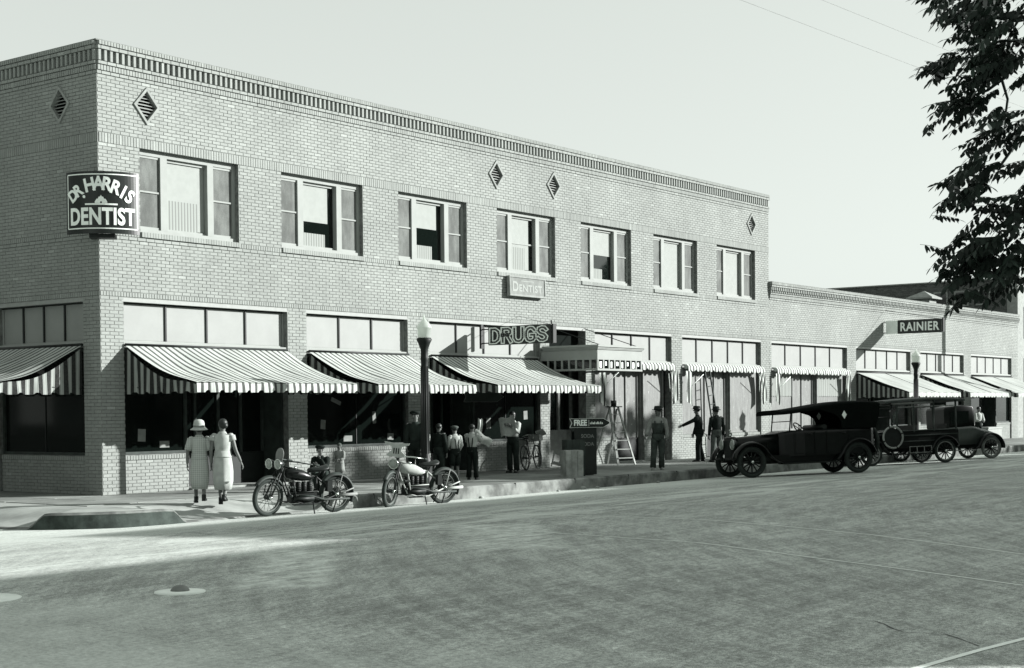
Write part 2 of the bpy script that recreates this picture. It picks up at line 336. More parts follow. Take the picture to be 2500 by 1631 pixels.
def sstep(a, b, t):
    t = min(1, max(0, (t-a)/(b-a))); return t*t*(3-2*t)
KY, KX, AC, AR = -4.75, -4.55, (-2.3, -2.5), 2.25
path = []                                         # kerb line: x, y, inward normal, how far it is dropped for a ramp
for x in [90, 70, 56, 45, 35, 28, 22, 17, 13, 10, 7, 5, 3.5] + [2.6-0.1*i for i in range(49)]:
    low = sstep(1.75, 1.25, x)*sstep(-2.25, -1.9, x); path.append((x, KY, 0, 1, low))
for i in range(1, 37):
    a = R(270-90*i/36); path.append((AC[0]+AR*math.cos(a), AC[1]+AR*math.sin(a), -math.cos(a), -math.sin(a), sstep(R(216), R(207), a)))
for y in [-2.2, -1.8, -1.2, -0.6, -0.2, 0.2, 1, 3, 6, 12, 30, 60]:
    path.append((KX, y, 1, 0, sstep(0.4, -0.5, y)))
def kz(low): return 0.02-0.235*low
kb = MB(); n_ = 6; v = []
for (x, y, nx, ny, low) in path:
    z = kz(low)
    for t, dz in ((-0.015, -0.4), (0.0, z-0.035), (0.035, z), (0.16, z), (0.165, -0.4)): v.append((x+nx*t, y+ny*t, dz))
n_ = 5; kb.add(v, [(i*n_+j, (i+1)*n_+j, (i+1)*n_+j+1, i*n_+j+1) for i in range(len(path)-1) for j in range(n_-1)], False)
ko = struct('kerb', kb, ['concrete', 'darkkerb'])
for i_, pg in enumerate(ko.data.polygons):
    k_ = i_//(n_-1); pg.material_index = 1 if (path[k_][0] < -1.75 and i_ % (n_-1) == 0) else 0  # darker concrete on the outer kerb face round the corner
pv = MB(); tv = [0.162, 0.4, 0.7, 1.0, 1.3, 1.6, 1.9, 2.2]; v = []
for (x, y, nx, ny, low) in path:
    for t in tv:
        z = (kz(low)-0.008)*(1-sstep(0.16, 1.7, t)) if low > 0 else 0.0
        if low == 0: z = 0.008*(1-sstep(0.16, 0.4, t))
        v.append((x+nx*t, y+ny*t, z-0.012))
n_ = len(tv); pv.add(v, [(i*n_+j, (i+1)*n_+j, (i+1)*n_+j+1, i*n_+j+1) for i in range(len(path)-1) for j in range(n_-1)], True)
pv.add([(-2.35, -2.55, -0.012), (90, -2.55, -0.012), (90, 1.5, -0.012), (0.5, 1.5, -0.012), (0.5, 60, -0.012), (-2.35, 60, -0.012)], [(0, 1, 2, 3), (0, 3, 4, 5)])
pave = struct('pavement', pv, 'walk')
slabs = {}
def slab(x0, x1, y0, y1):
    k = (round(x1-x0, 2), round(y1-y0, 2))
    if k not in slabs:
        b = MB(); a, c = k[0]/2-0.006, k[1]/2-0.006; e = 0.006
        b.add([(-a, -c, -0.01), (a, -c, -0.01), (a, c, -0.01), (-a, c, -0.01), (-a+e, -c+e, 0), (a-e, -c+e, 0), (a-e, c-e, 0), (-a+e, c-e, 0)], [(0, 1, 5, 4), (1, 2, 6, 5), (2, 3, 7, 6), (3, 0, 4, 7), (4, 5, 6, 7)]); slabs[k] = b.mesh('paving_slab', 'slab')
    link('paving_slab', slabs[k], pave, ((x0+x1)/2, (y0+y1)/2, random.uniform(-0.001, 0.002)))
for i in range(38):
    x = 2.0+1.45*i
    for y0, y1 in ((-4.56, -3.05), (-3.05, -1.53), (-1.53, -0.03)): slab(x, x+1.45, y0, y1)
for x0, x1 in ((-2.3, -1.15), (-1.15, 0.0), (0.0, 1.0), (1.0, 2.0)):
    for y0, y1 in ((-2.5, -1.27), (-1.27, -0.03)): slab(x0, x1, y0, y1)
for i in range(7):
    for x0, x1 in ((-2.3, -1.17), (-1.17, -0.03)): slab(x0, x1, 0.0+1.4*i, 1.4+1.4*i)
# pale scored lines across the street
ln = MB()
def road_line(pts, wd):
    for (a, b) in zip(pts[:-1], pts[1:]):
        k = max(1, int(abs(b[1]-a[1])/0.6)+1)
        for i in range(k):
            p = [a[0]+(b[0]-a[0])*i/k, a[1]+(b[1]-a[1])*i/k]; q = [a[0]+(b[0]-a[0])*(i+1)/k, a[1]+(b[1]-a[1])*(i+1)/k]
            d = Vector((q[0]-p[0], q[1]-p[1], 0)).normalized(); nn = Vector((-d.y, d.x, 0))*wd/2
            ln.add([(p[0]-nn.x, p[1]-nn.y, roadz(p[1])+0.004), (q[0]-nn.x, q[1]-nn.y, roadz(q[1])+0.004), (q[0]+nn.x, q[1]+nn.y, roadz(q[1])+0.004), (p[0]+nn.x, p[1]+nn.y, roadz(p[1])+0.004)], [(0, 1, 2, 3)])
road_line([(-2.98, -10.2), (-2.7, -12.8), (-2.96, -14.5), (-3.03, -15.5), (-3.83, -17.5), (-4.7, -20.1)], 0.035)
road_line([(0.34, -10.3), (0.33, -13.6), (0.03, -14.6), (-0.78, -16.85), (-1.9, -19.2)], 0.035)
road_line([(-9.9, -20.93), (-8.56, -21.04), (-7.2, -21.2)], 0.06)
struct('road_scoring', ln, 'letter')

jn = MB()
for i in range(22):
    x = 2.9+2.35*i; jn.box(x, x+0.014, KY-0.003, KY+0.165, -0.26, 0.0225)
part('kerb_joint', jn, 'iron', ko, kind='stuff')
ck = MB()
def crack(pts, wd):
    for (a, b) in zip(pts[:-1], pts[1:]):
        k = max(2, int(math.hypot(b[0]-a[0], b[1]-a[1])/0.15)); prev = None
        for i in range(k+1):
            t = i/k; x = a[0]+(b[0]-a[0])*t+random.uniform(-0.02, 0.02); y = a[1]+(b[1]-a[1])*t+random.uniform(-0.02, 0.02); w_ = wd*random.uniform(0.5, 1.3)
            cur = ((x, y-w_, roadz(y-w_)+0.003), (x, y+w_, roadz(y+w_)+0.003))
            if prev: ck.add([prev[0], cur[0], cur[1], prev[1]], [(0, 1, 2, 3)])
            prev = cur
crack([(-7.75, -19.3), (-7.78, -19.9), (-8.15, -20.3), (-8.04, -20.6), (-8.37, -20.97)], 0.012)
part('road_crack', ck, 'iron', bpy.data.objects['road'], kind='stuff')

# ---------------------------------------------------------------- bricks
BL, BH, JT = 0.225, 0.0726, 0.010
def cut(s0, s1, ops):
    iv = [(s0, s1)]
    for a, b in ops:
        nv = []
        for p, q in iv:
            if b <= p or a >= q: nv.append((p, q)); continue
            if a > p: nv.append((p, a))
            if b < q: nv.append((b, q))
        iv = nv
    return iv
class Wall:
    def __init__(s, s0, s1, fmap): s.s0, s.s1, s.map, s.b, s.ops, s.dia = s0, s1, fmap, [], [], []
    def open_at(s, z0, z1):
        o = [(a, b) for a, b, c, d in s.ops if c < z1-0.02 and d > z0+0.02]
        zm = (z0+z1)/2
        for c, zc, hw, hh in s.dia:
            k = 1-abs(zm-zc)/hh
            if k > 0: o.append((c-hw*k-0.03, c+hw*k+0.03))
        return o
    def course(s, z0, h, L=BL, off=0.0, proud=0.0, gap=0.0, rag=0.002, rng_=None):
        a0, a1 = rng_ or (s.s0, s.s1)
        for p, q in cut(a0, a1, s.open_at(z0, z0+h)):
            i = math.floor((p-off)/L)
            while i*L+off < q:
                a, b = max(p, i*L+off), min(q, (i+1)*L+off-gap); i += 1
                if b-a > 0.035: s.b.append((a+(JT/2 if a > p else 0), b-(JT/2 if b < q else 0), z0+JT/2, z0+h-JT/2, 0.008+proud+random.uniform(-rag, rag)))
    def running(s, z0, z1):
        n = max(1, round((z1-z0)/BH)); h = (z1-z0)/n
        for i in range(n): s.course(z0+i*h, h, BL, 0.0 if i % 2 else BL/2)
def brick_mesh(walls_boxes):
    nb = len(walls_boxes); V = np.zeros((nb, 8, 3)); Fq = np.array([(0, 1, 5, 4), (1, 3, 7, 5), (3, 2, 6, 7), (2, 0, 4, 6), (4, 5, 7, 6)])
    for i, (mp, (a, b, c, d, p)) in enumerate(walls_boxes):
        e = 0.0025
        V[i] = [mp(a, -0.002, c), mp(b, -0.002, c), mp(a, -0.002, d), mp(b, -0.002, d), mp(a+e, p, c+e), mp(b-e, p, c+e), mp(a+e, p, d-e), mp(b-e, p, d-e)]
    F = (Fq[None]+(np.arange(nb)*8)[:, None, None]).reshape(-1, 4)
    me = bpy.data.meshes.new('brickwork'); me.vertices.add(nb*8); me.vertices.foreach_set('co', V.ravel())
    me.loops.add(F.size); me.loops.foreach_set('vertex_index', F.ravel()); me.polygons.add(len(F))
    me.polygons.foreach_set('loop_start', np.arange(0, F.size, 4)); me.polygons.foreach_set('loop_total', np.full(len(F), 4)); me.polygons.foreach_set('use_smooth', np.zeros(len(F), dtype=bool)); me.update(); me.validate()
    return me
def wall_body(mb, W, z0, z1, depth):
    S = sorted({W.s0, W.s1, *[q for o in W.ops for q in o[:2]], *[c+k*hw for c, zc, hw, hh in W.dia for k in (-1, 1)]})
    Z = sorted({z0, z1, *[min(z1, max(z0, q)) for o in W.ops for q in o[2:]], *[zc+k*hh for c, zc, hw, hh in W.dia for k in (-1, 1)]})
    rects = [o for o in W.ops] + [(c-hw, c+hw, zc-hh, zc+hh) for c, zc, hw, hh in W.dia]
    def is_open(a, b, c, d):
        return any(o[0] < (a+b)/2 < o[1] and o[2] < (c+d)/2 < o[3] for o in rects)
    g = [[is_open(S[i], S[i+1], Z[j], Z[j+1]) for j in range(len(Z)-1)] for i in range(len(S)-1)]
    q = lambda *p: mb.add([W.map(*r_) for r_ in p], [(0, 1, 2, 3)])
    for i in range(len(S)-1):
        for j in range(len(Z)-1):
            a, b, c, d = S[i], S[i+1], Z[j], Z[j+1]
            if not g[i][j]: q((a, 0, c), (b, 0, c), (b, 0, d), (a, 0, d)); continue
            if i == 0 or not g[i-1][j]: q((a, 0, c), (a, -depth, c), (a, -depth, d), (a, 0, d))
            if i == len(S)-2 or not g[i+1][j]: q((b, 0, c), (b, -depth, c), (b, -depth, d), (b, 0, d))
            if j == len(Z)-2 or not g[i][j+1]: q((a, 0, d), (b, 0, d), (b, -depth, d), (a, -depth, d))
            if j > 0 and not g[i][j-1]: q((a, 0, c), (b, 0, c), (b, -depth, c), (a, -depth, c))
    for c, zc, hw, hh in W.dia:                   # corners left round a diamond opening
        for sx in (-1, 1):
            for sz in (-1, 1): mb.add([W.map(c+sx*hw, 0, zc), W.map(c+sx*hw, 0, zc+sz*hh), W.map(c, 0, zc+sz*hh)], [(0, 1, 2)])
FM = lambda s, d, z: (s, -d, z)
LM = lambda s, d, z: (-d, s, z)
WX0, WP, WW = 1.046, 4.05, 2.737
ZS, ZW = 5.42, 7.15
GR = [(0.58, 5.24), (5.86, 9.45), (10.3, 15.15), (15.6, 17.45), (17.94, 22.36), (23.03, 28.49)]
XE = 29.12
F = Wall(-0.012, XE, FM); Lw = Wall(0.0, 9.0, LM)
F.ops = [(WX0+i*WP, WX0+i*WP+WW, ZS, ZW) for i in range(7)] + [(a, b, -1, 4.04) for a, b in GR]
VH, VV = 0.27, 0.31
F.dia = [(1.24, 8.04, VH, VV), (13.18, 8.04, VH, VV), (15.87, 8.05, VH, VV), (27.82, 8.05, VH, VV)]
Lw.ops = [(0.55, 3.5, -1, 4.04), (4.2, 8.2, -1, 4.04)]; Lw.dia = [(1.2, 8.03, VH, VV)]
for W in (F, Lw):
    W.running(0.0, 4.05); W.course(4.05, 0.10, 0.0726, 0, 0.004)
    W.running(4.155, 5.22); W.course(5.22, 0.073, BL, 0.05, 0.014)
    W.course(5.295, 0.105, 0.0726, 0, 0.006)
    W.running(5.40, 7.145); W.course(7.145, 0.205, 0.0726, 0.02, 0.004)
    W.running(7.355, 8.515); W.course(8.515, 0.073, BL, 0.1, 0.016); W.course(8.59, 0.115, 0.0726, 0, 0.028)
    W.course(8.707, 0.073, BL, 0, 0.045); W.course(8.78, 0.225, 0.147, 0, 0.05, 0.072)
    W.course(9.007, 0.08, BL, 0.06, 0.062); W.course(9.089, 0.095, 0.0726, 0, 0.078)
bld = thing('brick_building', 'two storey buff brick corner block with seven upper windows and a dentilled parapet', 'building')
body = MB(); wall_body(body, F, -0.1, 9.18, 0.26); wall_body(body, Lw, -0.1, 9.18, 0.26)
body.box(-0.01, XE, 17.7, 18, -0.1, 9.1); body.box(XE-0.3, XE, 0.02, 17.68, 5.5, 9.15); body.box(0.0, 0.26, 9.002, 17.7, -0.1, 9.15)
body.box(0.02, XE-0.02, 0.3, 17.68, 8.3, 8.45); body.box(-0.05, XE, -0.05, 0.26, 9.176, 9.2); body.box(-0.05, 0.26, 0.262, 18, 9.176, 9.2)
body.box(0.27, XE-0.02, 0.9, 1.0, -0.05, 8.2); body.box(0.28, 0.9, 1.002, 17.6, -0.05, 8.2)
part('wall', body, 'mortar', bld)
bx = [(FM, q) for q in F.b] + [(LM, q) for q in Lw.b]
def shows(mp, q):
    c = Vector(mp((q[0]+q[1])/2, q[4], (q[2]+q[3])/2)); d = c-CAM; nrm = Vector((0, -1, 0)) if mp is FM else Vector((-1, 0, 0))
    if abs(q[1]-q[0]-(BL-JT)) > 0.002 or abs(q[3]-q[2]-(BH-JT)) > 0.002 or q[4] > 0.02: return -1
    if mp is LM and q[0] > 3.2: return -1
    if mp is FM and q[0] < 0.62 and 5.1 < q[2] < 6.6: return -1
    if q[2] < 2.9 and not (mp is FM and q[2] < 0.95): return -1
    return -d.normalized().dot(nrm)/d.length_squared
order = sorted(range(len(bx)), key=lambda i: -shows(*bx[i])); pick = set(order[:300])
one = MB(); e = 0.0025; hl, hh = (BL-JT)/2, (BH-JT)/2
one.add([(-hl, 0.002, -hh), (hl, 0.002, -hh), (hl, 0.002, hh), (-hl, 0.002, hh), (-hl+e, -0.012, -hh+e), (hl-e, -0.012, -hh+e), (hl-e, -0.012, hh-e), (-hl+e, -0.012, hh-e)], [(0, 1, 5, 4), (1, 2, 6, 5), (2, 3, 7, 6), (3, 0, 4, 7), (4, 5, 6, 7)])
one = one.mesh('brick', 'brick1')
for i in sorted(pick):
    mp, q = bx[i]; o = link('brick', one, bld, mp((q[0]+q[1])/2, q[4]-0.012, (q[2]+q[3])/2))
    if mp is LM: o.rotation_euler = (0, 0, -math.pi/2)
me = brick_mesh([b for i, b in enumerate(bx) if i not in pick]); me.materials.append(M['brick']); part('brickwork', me, 'brick', bld, kind='stuff')

# windows of the upper storey
def window(x, kind):
    f = MB(); y0, y1 = 0.105, 0.17
    f.box(x, x+WW, y0, y1, ZW-0.11, ZW); f.box(x, x+WW, y0-0.02, y1, ZS, ZS+0.085)
    xa = [x, x+0.08, x+0.62, x+0.80, x+1.92, x+2.09, x+2.65, x+WW]
    for a, b in ((0, 1), (2, 3), (4, 5), (6, 7)): f.box(xa[a], xa[b], y0-(0.015 if a in (2, 4) else 0), 0.27 if a in (2, 4) else y1, ZS+0.087, ZW-0.112)
    for a, b in ((1, 2), (5, 6)):
        f.box(xa[a]+0.002, xa[b]-0.002, 0.125, 0.16, ZS+0.087, ZS+0.14); f.box(xa[a]+0.002, xa[b]-0.002, 0.125, 0.16, ZW-0.16, ZW-0.114); f.box(xa[a]+0.002, xa[b]-0.002, 0.115, 0.15, 6.27, 6.305)
    f.box(xa[3]+0.002, xa[4]-0.002, 0.17, 0.26, ZS+0.087, ZS+0.14); f.box(xa[3]+0.002, xa[4]-0.002, 0.17, 0.26, ZW-0.17, ZW-0.114)
    if kind == 3: f.box(xa[3]+0.002, xa[4]-0.002, 0.19, 0.24, 6.27, 6.31)
    wn = part('window', f, 'white', bld)
    for a, b in ((1, 2), (5, 6)): part('screen', MB().box(xa[a]+0.003, xa[b]-0.003, 0.14, 0.15, ZS+0.142, 6.268), 'screen', wn); part('screen', MB().box(xa[a]+0.003, xa[b]-0.003, 0.14, 0.15, 6.307, ZW-0.162), 'screen', wn)
    drop = {0: 0.99, 1: 0.60, 2: 0.45, 3: 0.99, 4: 0.5, 5: 1.0, 6: 1.0}[kind]; zt = ZW-0.172; zb = ZS+0.142; zc = zt-(zt-zb)*drop
    wb = 0.0 if kind in (0, 5, 6) else (0.19 if kind in (1, 2, 3) else 0.02)
    part('blind', MB().box(xa[3]+0.004, xa[4]-0.01-wb, 0.205, 0.209, zc, zt), 'blind', wn)
    if kind in (1, 4): part('curtain', MB().box(xa[3]+0.006, xa[4]-(0.5 if kind == 4 else 0.3), 0.199, 0.203, zb, zb+0.3), 'curtain', wn)  # made-up curtain strip standing for pale reflections in the lower pane
    if kind in (0, 2, 3): part('curtain', MB().box(xa[3]+0.006, xa[4]-0.2-wb, 0.199, 0.203, zb, zb+(0.62 if kind != 2 else 0.34)), 'curtain', wn)
    part('pane', MB().box(xa[3]+0.003, xa[4]-0.003, 0.218, 0.224, zb, zt), 'glass', wn)
    sl_ = MB()
    for i in range(38):
        a = x+0.01+i*0.0726
        if a+0.066 < x+WW+0.05: sl_.box(a, a+0.064, -0.045, 0.07, ZS-0.108+0.0, ZS-0.004)
    part('sill', sl_, 'brick', bld)
for i in range(7): window(WX0+i*WP, i)
def vent(W, c, zc, hw, hh):
    mp = W.map; f = MB(); o = 0.055
    P = [(c-hw, zc), (c, zc-hh), (c+hw, zc), (c, zc+hh)]; Q = [(c-hw-o*1.3, zc), (c, zc-hh-o*1.4), (c+hw+o*1.3, zc), (c, zc+hh+o*1.4)]
    for d0, d1 in ((0.045, 0.045),):
        vv = [mp(a, 0.04, b) for a, b in Q] + [mp(a, 0.04, b) for a, b in P] + [mp(a, -0.10, b) for a, b in P] + [mp(a, 0.0, b) for a, b in Q]
        f.add(vv, [(i, (i+1) % 4, 4+(i+1) % 4, 4+i) for i in range(4)] + [(4+i, 4+(i+1) % 4, 8+(i+1) % 4, 8+i) for i in range(4)] + [(i, (i+1) % 4, 12+(i+1) % 4, 12+i) for i in range(4)])
    vt = part('vent', f, 'stone', bld); part('vent_back', MB().add([mp(a, -0.10, b) for a, b in P], [(0, 1, 2, 3)]), 'dark', vt)
    s_ = MB()
    for i in range(1, 9):
        z = zc-hh+2*hh*i/9; k = (1-abs(z-zc)/hh)*hw
        s_.add([mp(c-k, -0.02, z-0.022), mp(c+k, -0.02, z-0.022), mp(c+k, -0.085, z+0.012), mp(c-k, -0.085, z+0.012), mp(c-k, -0.02, z-0.012), mp(c+k, -0.02, z-0.012), mp(c+k, -0.085, z+0.022), mp(c-k, -0.085, z+0.022)], [(0, 1, 2, 3), (4, 5, 6, 7), (0, 1, 5, 4)])
    part('louvre', s_, 'stone', vt)
for q in F.dia: vent(F, *q)
vent(Lw, *Lw.dia[0])

# shop fronts: lintel, transom lights, glass, bulkhead
def swap(mb): mb.v = [(p[1], -p[0], p[2]) if False else (p[1], p[0], p[2]) for p in mb.v]; return mb
def front(parent, x0, x1, nt, style, bulks=None, door=None, side=False, zt=4.04):
    S = (lambda b: swap(b)) if side else (lambda b: b)
    part('lintel', S(MB().box(x0-0.05, x1+0.05, -0.004, 0.25, 3.955, zt-0.002)), 'cream', parent)
    f = MB(); a, b = x0+0.003, x1-0.003
    f.box(a, b, 0.11, 0.2, 3.02, 3.17); f.box(a, b, 0.02, 0.19, 3.08, 3.14); f.box(a, a+0.04, 0.12, 0.2, 3.172, 3.92); f.box(b-0.04, b, 0.12, 0.2, 3.172, 3.92)
    t = part('transom', S(f), 'white', parent); part('head_shadow_rail', S(MB().box(a, b, 0.12, 0.2, 3.922, 3.952)), 'iron', t); w_ = (b-a-0.1)/nt  # rail coloured dark to paint in the shadow under the lintel
    for i in range(nt):
        p = a+0.05+i*w_; part('pane', S(MB().box(p+0.014, p+w_-0.014, 0.132, 0.144, 3.174, 3.92)), 'prism', t)
        if i: part('glazing_bar', S(MB().box(p-0.02, p+0.02, 0.10, 0.15, 3.174, 3.92)), 'iron', t)
    bulks = bulks if bulks is not None else [(x0, x1)]
    glass = 'shopglass' if style != 'washed' else 'washed'
    fr = MB(); fm = 'dkwood' if style != 'washed' else 'greywood'
    fr.box(a, b, 0.1, 0.2, 2.94, 3.018)
    for p, q in bulks:
        for xx in (p+0.003, q-0.063): fr.box(xx, xx+0.06, 0.09, 0.18, 0.805, 2.938)
        fr.box(p+0.065, q-0.065, 0.09, 0.18, 0.805, 0.86)
    sf = part('shopfront', S(fr), fm, parent)
    for p, q in bulks:
        n = max(1, round((q-p)/(1.5 if style != 'washed' else 2.4)))
        for i in range(n):
            u0, u1 = p+0.066+(q-p-0.132)*i/n, p+0.066+(q-p-0.132)*(i+1)/n
            part('pane', S(MB().box(u0+0.008, u1-0.008, 0.13, 0.138, 0.862, 2.936)), glass, sf)
            if i: part('glazing_bar', S(MB().box(u0-0.01, u0+0.01, 0.115, 0.15, 0.862, 2.936)), 'iron', sf)
        bk = MB(); W = Wall(p+0.002, q-0.002, (lambda s, d, z: (s, 0.06-d, z)) if not side else (lambda s, d, z: (0.06-d, s, z)))
        W.running(0.0, 0.69); W.course(0.69, 0.1, 0.0726, 0, 0.02)
        me = brick_mesh([(W.map, z) for z in W.b]); me.materials.append(M['brick']); part('bulkhead', me, 'brick', sf, kind='stuff')
        bk.box(p+0.001, q-0.001, 0.062, 0.3, -0.05, 0.8); part('bulkhead_core', S(bk), 'mortar', sf)
    if door:
        p, q = door; d = MB(); y = 0.75 if style != 'washed' else 0.24
        for sx in (p, q): d.box(sx-0.02, sx+0.02, 0.15, y, 0.0, 2.93)
        part('door_panel', S(MB().box(p+0.03, q-0.03, y, y+0.06, 0.046, 0.75)), 'iron', sf)
        ns = 4 if style != 'washed' else 2
        for k in range(ns+1):
            xx = p+0.03+(q-p-0.14)*k/ns; d.box(xx, xx+0.08, y-0.02, y+0.08, 0.752, 2.93)
        part('door', S(d), 'greywood' if style == 'washed' else 'dkwood', sf)
        part('door_glass', S(MB().box(p+0.03, q-0.03, y+0.02, y+0.03, 0.754, 2.93)), 'washed' if style == 'washed' else 'shopglass', sf)
        part('door_step', S(MB().box(p, q, -0.02, y-0.03, -0.02, 0.045)), 'stone', sf)
    return sf
front(bld, 0.58, 5.24, 4, 'dark', [(0.58, 2.3)], (2.34, 5.2))
front(bld, 5.86, 9.45, 3, 'dark', [(5.86, 9.45)])
front(bld, 10.3, 15.15, 4, 'dark', [(12.2, 15.15)], (10.34, 12.16))
front(bld, 17.94, 22.36, 4, 'washed', [(17.94, 19.23), (20.78, 22.0)], (19.27, 20.74))
front(bld, 23.03, 28.49, 5, 'washed', [(23.03, 24.72), (26.4, 28.49)], (24.76, 26.36))
front(bld, 0.55, 3.5, 4, 'dark', side=True); front(bld, 4.2, 8.2, 4, 'dark', side=True)
cards = {}
for x, z, w_, h_, rz_ in ((6.5, 1.35, 0.16, 0.22, 0.1), (7.35, 1.0, 0.3, 0.14, 0), (8.3, 1.5, 0.12, 0.3, -0.1), (8.9, 1.02, 0.22, 0.16, 0.05), (6.95, 1.9, 0.34, 0.1, 0.35), (12.9, 1.3, 0.2, 0.28, 0), (13.7, 1.05, 0.26, 0.16, 0.08), (14.6, 1.5, 0.18, 0.24, -0.05), (1.1, 1.2, 0.2, 0.26, 0.05), (1.7, 1.0, 0.26, 0.14, 0)):
    k = (w_, h_)
    if k not in cards: cards[k] = MB().box(-w_/2, w_/2, -0.004, 0.004, -h_/2, h_/2).mesh('display_card', 'signpale')
    o = link('display_card', cards[k], bld, (x, 0.12, z)); o.rotation_euler = (0, rz_, 0)
# stair entry under the canopy
en = MB(); en.box(15.6, 17.45, -0.004, 0.25, 3.955, 4.038)
part('lintel', en, 'cream', bld)
e2 = MB(); e2.box(15.61, 17.44, 0.5, 0.6, 0.0, 1.05); e2.box(15.61, 15.7, 0.48, 0.62, 1.052, 3.9); e2.box(17.35, 17.44, 0.48, 0.62, 1.052, 3.9); e2.box(16.25, 16.32, 0.48, 0.62, 1.052, 3.9); e2.box(16.7, 16.8, 0.48, 0.62, 1.052, 3.9); e2.box(15.72, 16.23, 0.54, 0.58, 1.052, 2.4)
ed = part('entry_door', e2, 'greywood', bld); part('door_glass', MB().box(16.33, 17.34, 0.54, 0.56, 1.054, 3.9), 'shopglass', ed); part('transom_light', MB().box(15.61, 17.44, 0.3, 0.31, 3.3, 3.95), 'dark', ed)

# canopy over the stair entry
cp = thing('entry_canopy', 'white boxed canopy with a row of small panes over the stair entry', 'canopy', (15.2, 0, 0)); W_, D_ = 2.3, 1.92
c1 = MB(); c1.box(0, W_, -D_, 0, 3.02, 3.30)
for i, (o, z0, z1) in enumerate(((0.03, 3.302, 3.33), (0.05, 3.332, 3.37), (0.085, 3.372, 3.43))): c1.box(-o, W_+o, -D_-o, -0.09, z0, z1)
part('fascia', c1, 'white', cp)
rl = MB(); rl.box(-0.01, W_+0.01, -D_-0.01, -D_+0.05, 2.72, 2.775); rl.box(-0.01, 0.05, -D_+0.052, -0.02, 2.72, 2.775); rl.box(W_-0.05, W_+0.01, -D_+0.052, -0.02, 2.72, 2.775)
for i in range(9): x = 0.0+i*(W_-0.06)/8; rl.box(x, x+0.06, -D_, -D_+0.045, 2.777, 3.018)
for i in range(1, 8): y = -D_+i*D_/8; rl.box(0, 0.045, y-0.03, y+0.03, 2.777, 3.018); rl.box(W_-0.045, W_, y-0.03, y+0.03, 2.777, 3.018)
part('rail', rl, 'white', cp)
for i in range(8):
    x = 0.06+i*(W_-0.06)/8; part('pane', MB().box(x+0.003, x+(W_-0.06)/8-0.063, -D_+0.02, -D_+0.026, 2.779, 3.016), 'shopglass', cp)
    q_ = MB(); k = (W_-0.06)/8-0.06; q_.box(x+k*0.25, x+k*(0.6 if i % 3 else 0.75), -D_+0.008, -D_+0.013, 2.80+0.06*(i % 2), 2.97); part('pane_print', q_, 'letter', cp)
for i in range(8): y = -D_+i*D_/8; part('pane', MB().box(0.018, 0.024, y+0.035, y+D_/8-0.035, 2.779, 3.016), 'shopglass', cp)
part('soffit', MB().box(0.05, W_-0.05, -D_+0.06, -0.02, 2.98, 3.018), 'dkwood', cp)
ch = MB()
for x in (0.25, W_-0.15): ch.tube([(x, -0.02, 4.02), (x+0.0, -D_+0.1, 3.44)], 0.012, 6)
part('stay_rod', ch, 'iron', cp)

# ---------------------------------------------------------------- the single storey wing, the far block
WE = 55.9; WF = Wall(XE+0.002, WE, FM)
GW = [(29.3, 35.7), (36.55, 42.1), (43.2, 48.4), (49.35, 54.95)]
WF.ops = [(a, b, -1, 4.04) for a, b in GW]
WF.running(0, 4.05); WF.course(4.05, 0.10, 0.0726, 0, 0.004); WF.running(4.155, 5.49); WF.course(5.49, 0.075, BL, 0, 0.03)
WF.course(5.567, 0.115, 0.0726, 0, 0.055); WF.course(5.684, 0.06, BL, 0, 0.075)
WF.course(5.746, 0.08, 0.147, 0, 0.085, 0.07); WF.course(5.828, 0.12, 0.147, 0.0, 0.11, 0.066); WF.course(5.95, 0.07, BL, 0, 0.125); WF.course(6.022, 0.1, 0.0726, 0, 0.14)
wing = thing('brick_shop_row', 'single storey pale brick shop row adjoining the taller block on its right', 'building', (0, 0, 0))
b2 = MB(); wall_body(b2, WF, -0.1, 6.12, 0.26); b2.box(XE+0.01, WE, 14.7, 15, -0.1, 6.1); b2.box(WE-0.3, WE, 0.27, 14.68, -0.1, 6.1); b2.box(XE+0.01, WE-0.31, 0.27, 14.68, 5.3, 5.4)
b2.box(XE+0.003, WE, -0.13, 0.26, 6.116, 6.14); b2.box(XE+0.01, WE-0.32, 0.9, 1.0, -0.05, 5.28)
part('wall', b2, 'mortar', wing); me = brick_mesh([(FM, q) for q in WF.b]); me.materials.append(M['brick']); part('brickwork', me, 'brick', wing, kind='stuff')
sf6 = front(wing, 29.3, 35.7, 5, 'washed', [(29.3, 31.2), (33.2, 35.7)], (31.24, 33.16))
for a, b in ((29.4, 31.1), (33.3, 35.5)):
    cu = MB(); cu.grid(lambda s, t: (a+(b-a)*s, 0.112+0.006*math.sin(s*90), 2.92-t*(0.85+0.03*abs(math.sin(s*40)))), 80, 2); part('curtain', cu, 'curtain', sf6)
for a, b in GW[1:]: front(wing, a, b, 5, 'dark', [(a, a+1.6), (b-2.0, b)], (a+1.64, b-2.04))
chm = thing('roof_chimney', 'short pale chimney with a hipped cap on the shop row roof', 'chimney', (47.7, 1.6, 0))
part('shaft', MB().box(-0.42, 0.42, -0.42, 0.42, 5.4, 6.55), 'stone', chm)
cpm = MB(); cpm.box(-0.62, 0.62, -0.62, 0.62, 6.552, 6.63); cpm.add([(-0.6, -0.6, 6.632), (0.6, -0.6, 6.632), (0.6, 0.6, 6.632), (-0.6, 0.6, 6.632), (0, 0, 6.95)], [(0, 1, 4), (1, 2, 4), (2, 3, 4), (3, 0, 4), (0, 3, 2, 1)]); part('cap', cpm, 'stone', chm)
far = thing('far_brick_building', 'two storey building behind the tree with a dark bare brick side wall', 'building', (56.0, 0, 0))
FWL = Wall(0.55, 26, lambda s, d, z: (-d, s, z)); FWL.ops = []
nz = int(2.75/0.0726)
for i in range(nz): FWL.course(5.25+i*0.0726, 0.0726, BL, 0 if i % 2 else BL/2, rag=0.006)
